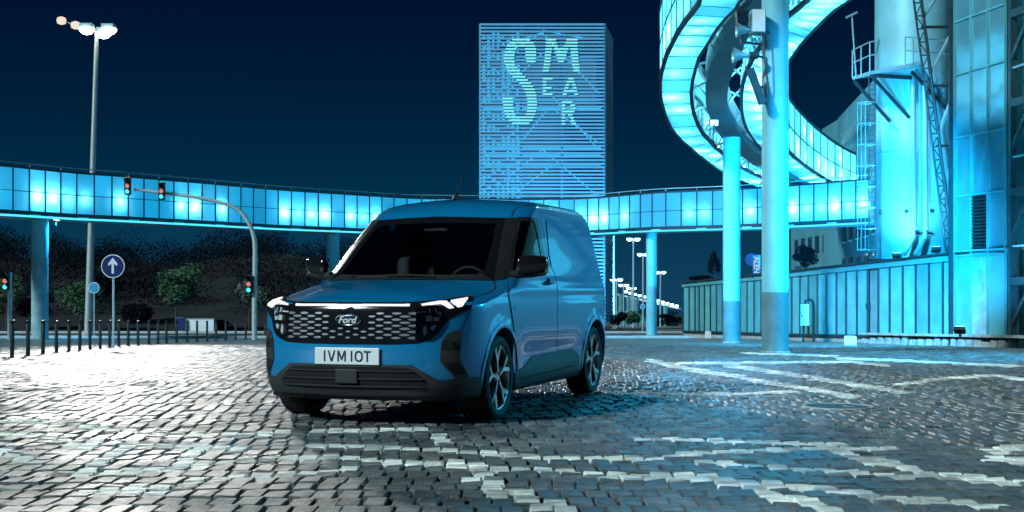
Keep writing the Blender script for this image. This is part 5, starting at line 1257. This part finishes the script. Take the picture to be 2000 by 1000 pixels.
# glazed block rising from the low building
gb = thing('clad_block', 'tall block clad in glossy cyan panels at the right edge', 'building', Z(wall_at(1930), g(wall_at(1930).y)))
COLS = [1872, 1904, 1937, 1972]
ZL = [P(1872, y, wall_at(1872).y).z for y in (657, 500, 491, 385, 271, 148, 44)]
ZL = ZL[:] + [ZL[-1] + 1.5, ZL[-1] + 3.1, ZL[-1] + 4.7]
for a, b in zip(COLS, COLS[1:]):
    qa, qb = wall_at(a), wall_at(b); d = (qb - qa).normalized() * .03
    for r, (z0, z1) in enumerate(zip(ZL, ZL[1:])):
        if r == 1: continue
        vent = (a == 1904 and r == 2); mb = MB(); o = -.10
        if not vent:
            tw_ = R.uniform(-.012, .012)
            mb.hexa([Z(qa + d + WN * o, z0 + .03), Z(qb - d + WN * (o + tw_), z0 + .03), Z(qb - d + WN * (o + .04), z0 + .03), Z(qa + d + WN * (o + .04), z0 + .03)], [Z(qa + d + WN * (o + tw_ * .6), z1 - .03), Z(qb - d + WN * o, z1 - .03), Z(qb - d + WN * (o + .04), z1 - .03), Z(qa + d + WN * (o + .04), z1 - .03)])
            part(mb, 'clad_panel', M['pale_worn'] if (a == 1904 and r == 0) else (M['sheet'] if r == 0 else M['sheet2']), gb)
        else:
            mb.hexa([Z(qa + d + WN * (o + .03), z0 + .03), Z(qb - d + WN * (o + .03), z0 + .03), Z(qb - d + WN * (o + .05), z0 + .03), Z(qa + d + WN * (o + .05), z0 + .03)], [Z(qa + d + WN * (o + .03), z1 - .03), Z(qb - d + WN * (o + .03), z1 - .03), Z(qb - d + WN * (o + .05), z1 - .03), Z(qa + d + WN * (o + .05), z1 - .03)])
            vt = part(mb, 'vent', M['gap'], gb)
            for k in range(16):
                z = lerp(z0 + .06, z1 - .08, k / 15); mb = MB(); mb.hexa([Z(qa + d + WN * (o - .03), z), Z(qb - d + WN * (o - .03), z), Z(qb - d + WN * (o + .03), z + .04), Z(qa + d + WN * (o + .03), z + .04)], [Z(qa + d + WN * (o - .03), z + .015), Z(qb - d + WN * (o - .03), z + .015), Z(qb - d + WN * (o + .03), z + .055), Z(qa + d + WN * (o + .03), z + .055)])
                o2 = part(mb, 'vent_slat', M['steel_dark'], gb)
for px in COLS:
    q = wall_at(px); mb = MB(); mb.bar(Z(q - WN * .12, ZL[0] - .1), Z(q - WN * .12, ZL[-1]), .06, .06); part(mb, 'mullion', M['sheet'], gb)
for z in ZL[1:]:
    mb = MB(); mb.bar(Z(wall_at(1872) - WN * .118, z), Z(wall_at(1972) - WN * .118, z), .05, .05); part(mb, 'transom', M['sheet'], gb)
qa, qb = wall_at(1870), wall_at(1986); mb = MB(); mb.hexa([Z(qa - WN * .05, g(qa.y) - .2), Z(qb - WN * .05, g(qb.y) - .2), Z(qb + WN * 6, g(qb.y) - .2), Z(qa + WN * 6, g(qa.y) - .2)], [Z(qa - WN * .05, ZL[-1]), Z(qb - WN * .05, ZL[-1]), Z(qb + WN * 6, ZL[-1]), Z(qa + WN * 6, ZL[-1])]); part(mb, 'core', M['sheet'], gb)
mb = MB(); mb.bar(Z(wall_at(1867) - WN * .15, g(37) - .1), Z(wall_at(1867) - WN * .15, ZL[-1]), .10, .12); part(mb, 'corner_post', M['steel_dark'], gb)
# dark steel frame beyond, going on out of the picture
fr = thing('steel_frame', 'dark steel stair frame cut by the right picture edge', 'frame', Z(wall_at(2000), g(wall_at(2000).y)))
for px in (1988, 2030, 2075):
    q = wall_at(px) - WN * .15; mb = MB(); mb.bar(Z(q, g(q.y) - .1), Z(q, 12), .16, .16); part(mb, 'post', M['steel_dark'], fr)
for z in (1.2, 3.5, 5.8, 8.1, 10.4):
    qa, qb = wall_at(1988) - WN * .18, wall_at(2075) - WN * .18; mb = MB(); mb.bar(Z(qa, z), Z(qb, z), .14, .2); part(mb, 'beam', M['steel_dark'], fr)
    mb = MB(); mb.bar(Z(qa, z - 1.2), Z(wall_at(2030) - WN * .18, z), .10); part(mb, 'brace', M['steel_dark'], fr)
    mb = MB(); mb.bar(Z(wall_at(1993) - WN * .2, z + .9), Z(qb - WN * .2, z + .9), .05); part(mb, 'rail', M['steel'], fr)
qa = wall_at(1990) + WN * .3; qb = qa + WD * 27
mb = MB(); mb.hexa([Z(qa, -1.5), Z(qb, -.3), Z(qb + WN * 4, -.3), Z(qa + WN * 4, -1.5)], [Z(qa, 12), Z(qb, 12), Z(qb + WN * 4, 12), Z(qa + WN * 4, 12)]); part(mb, 'back_wall', M['sheet'], fr)
for i in range(14):  # added unseen glowing panels, there for the van's side to reflect
    for z0 in (1.1, 2.6, 4.1):
        if R.random() < .2: continue
        q0, q1 = qa + WD * (1.0 + i * 1.25) - WN * .05, qa + WD * (2.05 + i * 1.25) - WN * .05
        mb = MB(); mb.hexa([Z(q0, z0), Z(q1, z0), Z(q1 + WN * .04, z0), Z(q0 + WN * .04, z0)], [Z(q0, z0 + 1.3), Z(q1, z0 + 1.3), Z(q1 + WN * .04, z0 + 1.3), Z(q0 + WN * .04, z0 + 1.3)]); part(mb, 'added_glow_panel', M['glow_panel'], fr)

# ================================================================== TANK, PLATFORM, LADDER, PIPES, LATTICE
tq = wall_at(1785) + WN * 2.1; zroof = wz(TOPL, 1785) - .01
TC = P(1787, 0, 44.0); TC.z = zroof; rT = 76 / FPX * 44
tk = thing('storage_tank', 'tall pale cylindrical tank standing on the low building roof', 'tank', TC)
MB().lathe([(rT, -.6), (rT, 13)], n=72).build('shell', M['tank'], tk, smooth=True)
for y in (297, 395): 
    z = P(0, y, 43).z - TC.z; MB().lathe([(rT + .004, z), (rT + .016, z + .015), (rT + .004, z + .03)], n=72, cap=False).build('weld_band', M['tank'], tk)
for x in (1731, 1768, 1815):
    a = math.asin((P(x, 0, 43).x - TC.x) / rT); MB().lathe([(.07, -.05), (.07, .02)], (0, 0, 0), 14, 'y').build('port', M['steel_dark'], tk).location = (rT * math.sin(a), -rT * math.cos(a), P(0, 413, 43).z - TC.z)
MB().lathe([(rT + .25, -.25), (rT + .25, .05)], n=48).build('foot', M['steel_dark'], tk)
pf = thing('tank_platform', 'steel access platform with railings round the tank', 'platform', P(1720, 150, 43))
Q = lambda x, y, Y=42.6: P(x, y, Y)
dk = MB(); dk.hexa([Q(1665, 156, 43.2), Q(1699, 146, 41.9), Q(1795, 128, 41.9), Q(1795, 133, 44.0)], [Q(1665, 150, 43.2), Q(1699, 139, 41.9), Q(1795, 121, 41.9), Q(1795, 127, 44.0)]); part(dk, 'deck', M['steel'], pf)
rails = [Q(1665, 98, 43.2), Q(1699, 82, 41.9), Q(1712, 80, 41.9)]
for dz in (0, -.42):
    for a, b in zip(rails, rails[1:]): mb = MB(); mb.tube([a + Vector((0, 0, dz)), b + Vector((0, 0, dz))], .022, 6); part(mb, 'rail', M['steel'], pf)
for x, yt, yb, Y in ((1665, 98, 152, 43.2), (1682, 90, 148, 42.5), (1699, 82, 142, 41.9), (1768, 72, 125, 41.6), (1783, 72, 122, 41.6)):
    mb = MB(); mb.tube([Q(x, yt, Y), Q(x, yb, Y)], .024, 6); part(mb, 'rail_post', M['steel'], pf)
for dz in (0, -.42, ): mb = MB(); mb.tube([Q(1768, 72, 41.6) + Vector((0, 0, dz)), Q(1860, 80, 41.6) + Vector((0, 0, dz))], .020, 6); part(mb, 'rail', M['steel'], pf)
for a, b in (((1668, 158), (1738, 237)), ((1702, 148), (1776, 230)), ((1780, 140), (1850, 215))): mb = MB(); mb.bar(Q(*a, 42.2), Q(*b, 42.75), .07, .09); part(mb, 'brace', M['steel_dark'], pf)
mb = MB(); mb.bar(Q(1700, 147, 41.95), Q(1780, 152, 42.3), .09, .12); part(mb, 'beam', M['steel_dark'], pf)
mb = MB(); mb.tube([Q(1672, 150, 43), Q(1664, 30, 43)], .028, 6); part(mb, 'lamp_pole', M['steel'], pf); mb = MB(); mb.bar(Q(1653, 34, 43), Q(1674, 24, 43), .12, .06); part(mb, 'lamp_head', M['steel'], pf)
ld = thing('caged_ladder', 'caged ladder rising from the roof to the tank platform', 'ladder', P(1700, 500, 42.5))
for x in (1697, 1709): mb = MB(); mb.tube([Q(x, 500, 42.6), Q(x, 150, 42.6)], .025, 6); part(mb, 'stile', M['steel_dark'], ld)
for i in range(34): mb = MB(); y = 495 - i * 10; mb.tube([Q(1697, y, 42.6), Q(1709, y, 42.6)], .012, 5); part(mb, 'rung', M['steel_dark'], ld)
for i in range(8):
    y = 488 - i * 41; c = Q(1692, y, 42.35); mb = MB(); mb.tube([c + Vector((.30 * math.cos(a), .26 * math.sin(a) - .0, 0)) for a in [math.radians(30 + k * 25) for k in range(13)]], .018, 5); part(mb, 'cage_hoop', M['steel'], ld)
for x, dy in ((1675, 0), (1682, -.2), (1690, -.26)): mb = MB(); mb.tube([Q(x, 488, 42.35 + dy), Q(x, 200, 42.35 + dy)], .014, 5); part(mb, 'cage_bar', M['steel'], ld)
for x0_, lab in ((1785, 'left vertical pipe in front of the tank with a bent foot'), (1808, 'right vertical pipe in front of the tank with a bent foot')):
    t = thing('pipe', lab, 'pipe', P(x0_ - 18, 495, 42.4), 0, 'pipes in front of the tank'); mb = MB()
    mb.tube([Q(x0_ - 20, 498, 42.0), Q(x0_ - 12, 484, 42.1), Q(x0_ - 3, 466, 42.3), Q(x0_, 450, 42.35), Q(x0_, 440, 42.4), Q(x0_ - 2, 150, 42.4)], .085, 12); part(mb, 'pipe_run', M['steel'], t, smooth=True)
    mb = MB(); mb.bar(Q(x0_ - 8, 455, 42.3), Q(x0_ + 14, 456, 42.6), .06, .05); part(mb, 'pipe_clamp', M['steel_dark'], t)
lt = thing('lattice_mast', 'leaning steel lattice mast with struts beside the tank', 'mast', P(1855, 490, 41.2))
A0, A1, B0, B1 = (1848, 492), (1782, -20), (1861, 490), (1797, -20); LY = 41.3
for a, b in ((A0, A1), (B0, B1)): mb = MB(); mb.tube([Q(*a, LY), Q(*b, LY)], .055 if a is B0 else .035, 8); part(mb, 'chord', M['steel_dark'], lt)
for i in range(20):
    t0, t1 = i / 20, (i + 1) / 20; f_ = lambda u, v, t: (lerp(u[0], v[0], t), lerp(u[1], v[1], t))
    mb = MB(); mb.bar(Q(*f_(A0, A1, t0), LY), Q(*f_(B0, B1, t0), LY), .04); part(mb, 'rung', M['steel_dark'], lt)
    mb = MB(); mb.bar(Q(*f_((A0, B0)[i % 2], (A1, B1)[i % 2], t0), LY), Q(*f_((B0, A0)[i % 2], (B1, A1)[i % 2], t1), LY), .03); part(mb, 'lacing', M['steel_dark'], lt)
mb = MB(); mb.bar(Q(1864, 492, LY + .3), Q(1864, -20, LY + .3), .16, .16); part(mb, 'upright', M['steel_dark'], lt)
for y, x in ((53, 1800), (168, 1815), (285, 1830), (400, 1845)): mb = MB(); mb.bar(Q(x, y, LY), Q(1864, y, LY + .2), .10, .08); part(mb, 'strut', M['steel_dark'], lt)
for a, b in (((1800, 40), (1835, -15)), ((1815, 150), (1858, 65)), ((1830, 268), (1862, 185)), ((1842, 385), (1862, 305))): mb = MB(); mb.bar(Q(*a, LY), Q(*b, LY + .2), .10, .07); part(mb, 'diagonal', M['steel'], lt)

# ================================================================== BUILDING BEHIND THE RAMP
bb = thing('far_block', 'stepped far building with dark windows behind the spiral ramp', 'building', P(1660, 600, 80))
def face(px0, Y0_, px1, Y1_, zt):
    a, b = P(px0, 0, Y0_), P(px1, 0, Y1_); return a, b
zt = P(0, 150, 62).z
a, b = P(1725, 0, 60), P(1636, 0, 2600 * (zt - HC) / (YH - 232)); zb_ = g(75) - .2
mb = MB(); back = Vector((8, 2, 0)); mb.hexa([Z(a, zb_), Z(b, zb_), Z(b + back, zb_), Z(a + back, zb_)], [Z(a, zt), Z(b, zt), Z(b + back, zt), Z(a + back, zt)]); part(mb, 'main_wall', M['facade'], bb)
mb = MB(); c0, c1 = P(1640, 0, 77), P(1606, 0, 82); z2 = P(0, 236, 78).z; mb.hexa([Z(c0, zb_), Z(c1, zb_), Z(c1 + back, zb_), Z(c0 + back, zb_)], [Z(c0, z2), Z(c1, z2), Z(c1 + back, z2), Z(c0 + back, z2)]); part(mb, 'wing', M['facade'], bb)
mb = MB(); c0, c1 = P(1640, 0, 77.5), P(1545, 0, 92); z2 = P(0, 432, 80).z; mb.hexa([Z(c0, zb_), Z(c1, zb_), Z(c1 + back, zb_), Z(c0 + back, zb_)], [Z(c0, z2), Z(c1, z2), Z(c1 + back, z2), Z(c0 + back, z2)]); part(mb, 'low_wing', M['facade'], bb)
for k in range(5):
    t0 = .1 + k * .17; q0, q1 = a.lerp(b, t0), a.lerp(b, t0 + .075); on = Vector((-1, -.35, 0)).normalized() * .06
    for z0 in (1.6, 3.6, 5.8):
        mb = MB(); mb.hexa([Z(q0 + on, z0), Z(q1 + on, z0), Z(q1 - on, z0), Z(q0 - on, z0)], [Z(q0 + on, z0 + 1.1), Z(q1 + on, z0 + 1.1), Z(q1 - on, z0 + 1.1), Z(q0 - on, z0 + 1.1)]); w = part(mb, 'window', M['window_dark'], bb)
        mb = MB(); mb.bar(Z(q0 + on * 1.3, z0 - .05), Z(q1 + on * 1.3, z0 - .05), .08, .06); part(mb, 'sill', M['white'], bb)
for k in range(6):
    q0, q1 = c0.lerp(c1, .08 + k * .15), c0.lerp(c1, .16 + k * .15); on = Vector((-.6, -.8, 0)).normalized() * .06
    for z0 in (1.2, 3.2):
        mb = MB(); mb.hexa([Z(q0 + on, z0), Z(q1 + on, z0), Z(q1 - on, z0), Z(q0 - on, z0)], [Z(q0 + on, z0 + 1.1), Z(q1 + on, z0 + 1.1), Z(q1 - on, z0 + 1.1), Z(q0 - on, z0 + 1.1)]); part(mb, 'window', M['window_dark'], bb)
for k in range(6): mb = MB(); z0 = P(0, 226 + k * 4, 65).z; mb.bar(Z(a.lerp(b, .25) + Vector((-.2, -.1, 0)), z0), Z(a.lerp(b, .8) + Vector((-.2, -.1, 0)), z0), .04); part(mb, 'louvre', M['steel'], bb)

# ================================================================== SMALL THINGS BY THE LOW BUILDING
p = G(1577, 668); t = thing('meter_cabinet', 'white meter cabinet on a bent pipe stand by the low building', 'cabinet', p)
L = lambda x, y, dy=0: P(x, y, p.y + dy) - p
w0, w1 = L(1562, 0).x, L(1578, 0).x; za, zb2 = L(0, 636).z, L(0, 594).z
MB().hexa([Vector((w0, -.1, za)), Vector((w1, -.16, za)), Vector((L(1592, 0).x, .42, za)), Vector((L(1576, 0).x, .48, za))], [Vector((w0, -.1, zb2)), Vector((w1, -.16, zb2)), Vector((L(1592, 0).x, .42, zb2)), Vector((L(1576, 0).x, .48, zb2))]).build('cabinet', M['white'], t, bevel=.015)
MB().box((w0 + .03, -.17, lerp(za, zb2, .42)), (w0 + .06, -.12, lerp(za, zb2, .5))).build('lock', M['steel_dark'], t)
mb = MB(); mb.tube([Vector((L(1593, 0).x, .3, -.05)), Vector((L(1593, 0).x, .3, L(0, 596).z)), Vector((L(1591, 0).x, .3, L(0, 588).z)), Vector((L(1585, 0).x, .3, L(0, 585.5).z)), Vector((L(1577, 0).x, .3, L(0, 588).z)), Vector((L(1575, 0).x, .3, L(0, 594).z))], .045, 10); mb.build('stand_pipe', M['steel_dark'], t, smooth=True)
MB().tube([Vector((L(1573, 0).x, .3, -.05)), Vector((L(1573, 0).x, .3, za))], .035, 8).build('leg', M['steel_dark'], t)
for (x, y, w, h, lab) in ((1661, 674, 22, 18, 'white concrete block lying before the low building wall'), (1383, 661, 11, 14, 'small white block at the foot of the low building, left of the columns')):
    p = G(x, y); s = p.y / FPX; t = MB().hexa([(-w / 2 * s, -.12, 0), (w / 2 * s, -.12, 0), (w / 2 * s, .12, 0), (-w / 2 * s, .12, 0)], [(-w / 2 * s * .97, -.11, h * s), (w / 2 * s * .96, -.11, h * s * .97), (w / 2 * s * .97, .11, h * s), (-w / 2 * s * .97, .11, h * s)]).build('concrete_block', M['white'], bevel=.02)
    t.location = p; tag(t, lab, 'block', 'white blocks by the low building')
# trees seen over the low roof
for i, (x, cy_, w, h, Y, lab) in enumerate(((1575, 503, 50, 46, 62, 'dark tree over the low roof right of the thick column'), (1395, 518, 26, 60, 72, 'dark narrow tree over the low roof left of the ramp column'), (1372, 545, 50, 16, 70, 'low dark shrub along the low building roof'))):
    tree(x, 640, Y, x, cy_, w, h, lab, m='leaf_dark', seed=50 + i, n=1500, name='tree' if i < 2 else 'shrub')
# small upright letter sign on the low roof
p = P(1477, 538, 52); t = thing('letter_sign', 'small white upright letter sign over the low roof between the columns', 'sign', p)
me = text_mesh('ALEN', .64, .22, 0, .002, .02); me.materials.append(emitter('sign_letters', (.55, .85, .9), .8))
o = bpy.data.objects.new('lettering', me); C.objects.link(o); o.parent = t; o.rotation_euler = (math.radians(90), math.radians(90), 0); o.location = (0, -.06, .42)
MB().box((-.16, -.03, -.1), (.16, .03, .8)).build('board', M['sign_blue'], t); MB().lathe([(.24, -.02), (.24, .02)], (-.2, 0, .62), 20, 'y').build('disc', M['sign_blue'], t); MB().bar((0, 0, -1.6), (0, 0, -.1), .08).build('post', M['steel_dark'], t)

# ================================================================== FLOODLIGHTS (cyan wash on tank, block, columns and tower)
def flood(name, loc, target, energy, size, label, spot=70, col=(.012, .50, 1.0), blend=.7):
    loc = Vector(loc); d = (Vector(target) - loc).normalized(); t = thing('floodlight', label, 'floodlight', loc, 0, 'cyan floodlights')
    q = d.to_track_quat('-Z', 'Y')
    h = MB().box((-.13, -.10, .02), (.13, .10, .12)).build('housing', M['steel_dark'], t); h.rotation_euler = q.to_euler()
    f = MB().box((-.11, -.08, .0), (.11, .08, .018)).build('lamp_face', M['flood'], t); f.rotation_euler = q.to_euler()
    MB().bar((0, 0, -.22), (0, 0, -.02), .05).build('bracket', M['steel_dark'], t)
    l = bpy.data.lights.new(name, 'SPOT'); l.energy = energy; l.spot_size = math.radians(spot); l.spot_blend = blend; l.shadow_soft_size = size; l.color = col
    o = bpy.data.objects.new(name, l); C.objects.link(o); o.parent = t; o.location = d * .06; o.rotation_euler = q.to_euler()
rf = wz(TOPL, 1740)
flood('tank_flood', P(1752, 496, 41.4) , P(1775, 300, 43), 1100, .15, 'cyan floodlight on the low roof aimed up at the tank, left one', 110, (.16, .60, 1.0))
flood('tank_flood', P(1828, 484, 40.2), P(1800, 200, 43), 800, .15, 'cyan floodlight on the low roof aimed up at the tank, right one', 110, (.16, .60, 1.0))

flood('van_fill_flood', (15.4, 17.5, 6.2), (.95, 12.3, 1.40), 5200, .35, 'cyan floodlight high on the facade right of the picture aimed at the van', 21, (.01, .60, 1.0), .6)  # added out of view to brighten the van's side
flood('column_fill_flood', (15.6, 15.0, 7.0), P(1500, 330, 30), 22000, .35, 'cyan floodlight high on the facade right of the picture aimed at the thick column', 24, (.01, .50, 1.0), .8)  # added out of view to turn the thick column cyan
flood('wall_flood', P(1529, 215, 29.65), Z(wall_at(1640), .6), 30000, .25, 'cyan floodlight on the thick column aimed at the low building', 66)
flood('column_flood', P(1395, 240, 40.5), P(1514, 330, 29), 4500, .25, 'cyan floodlight under the girder aimed at the thick column', 26)
flood('back_flood', P(1560, 524, 50), P(1660, 330, 66), 20000, .3, 'cyan floodlight on the low roof aimed at the far building', 110)
flood('tower_flood', Vector((-1.5, 96, g(96) + .3)), P(1000, 250, 120), 52000, .4, 'cyan floodlight on the ground before the tower, left one', 90, (.05, .50, 1.0))
flood('tower_flood', Vector((5.5, 96, g(96) + .3)), P(1120, 220, 120), 52000, .4, 'cyan floodlight on the ground before the tower, right one', 90, (.05, .50, 1.0))
flood('left_column_flood', P(110, 430, way(110).y + .5), P(78, 560, way(78).y + .9), 1500, .15, 'cyan floodlight under the walkway beside the worn column', 120)
flood('block_flood', P(1875, 640, 33.0), P(1930, 250, 36), 1300, .2, 'cyan floodlight at the foot of the tall clad block', 120)
flood('paving_fill_flood', (14.9, 21.5, 6.6), (6.5, 27.0, -.4), 22000, .3, 'cyan floodlight high on the facade right of the picture aimed down at the paving', 66, (.008, .52, 1.0), .95)  # added out of view to wash the right paving in cyan
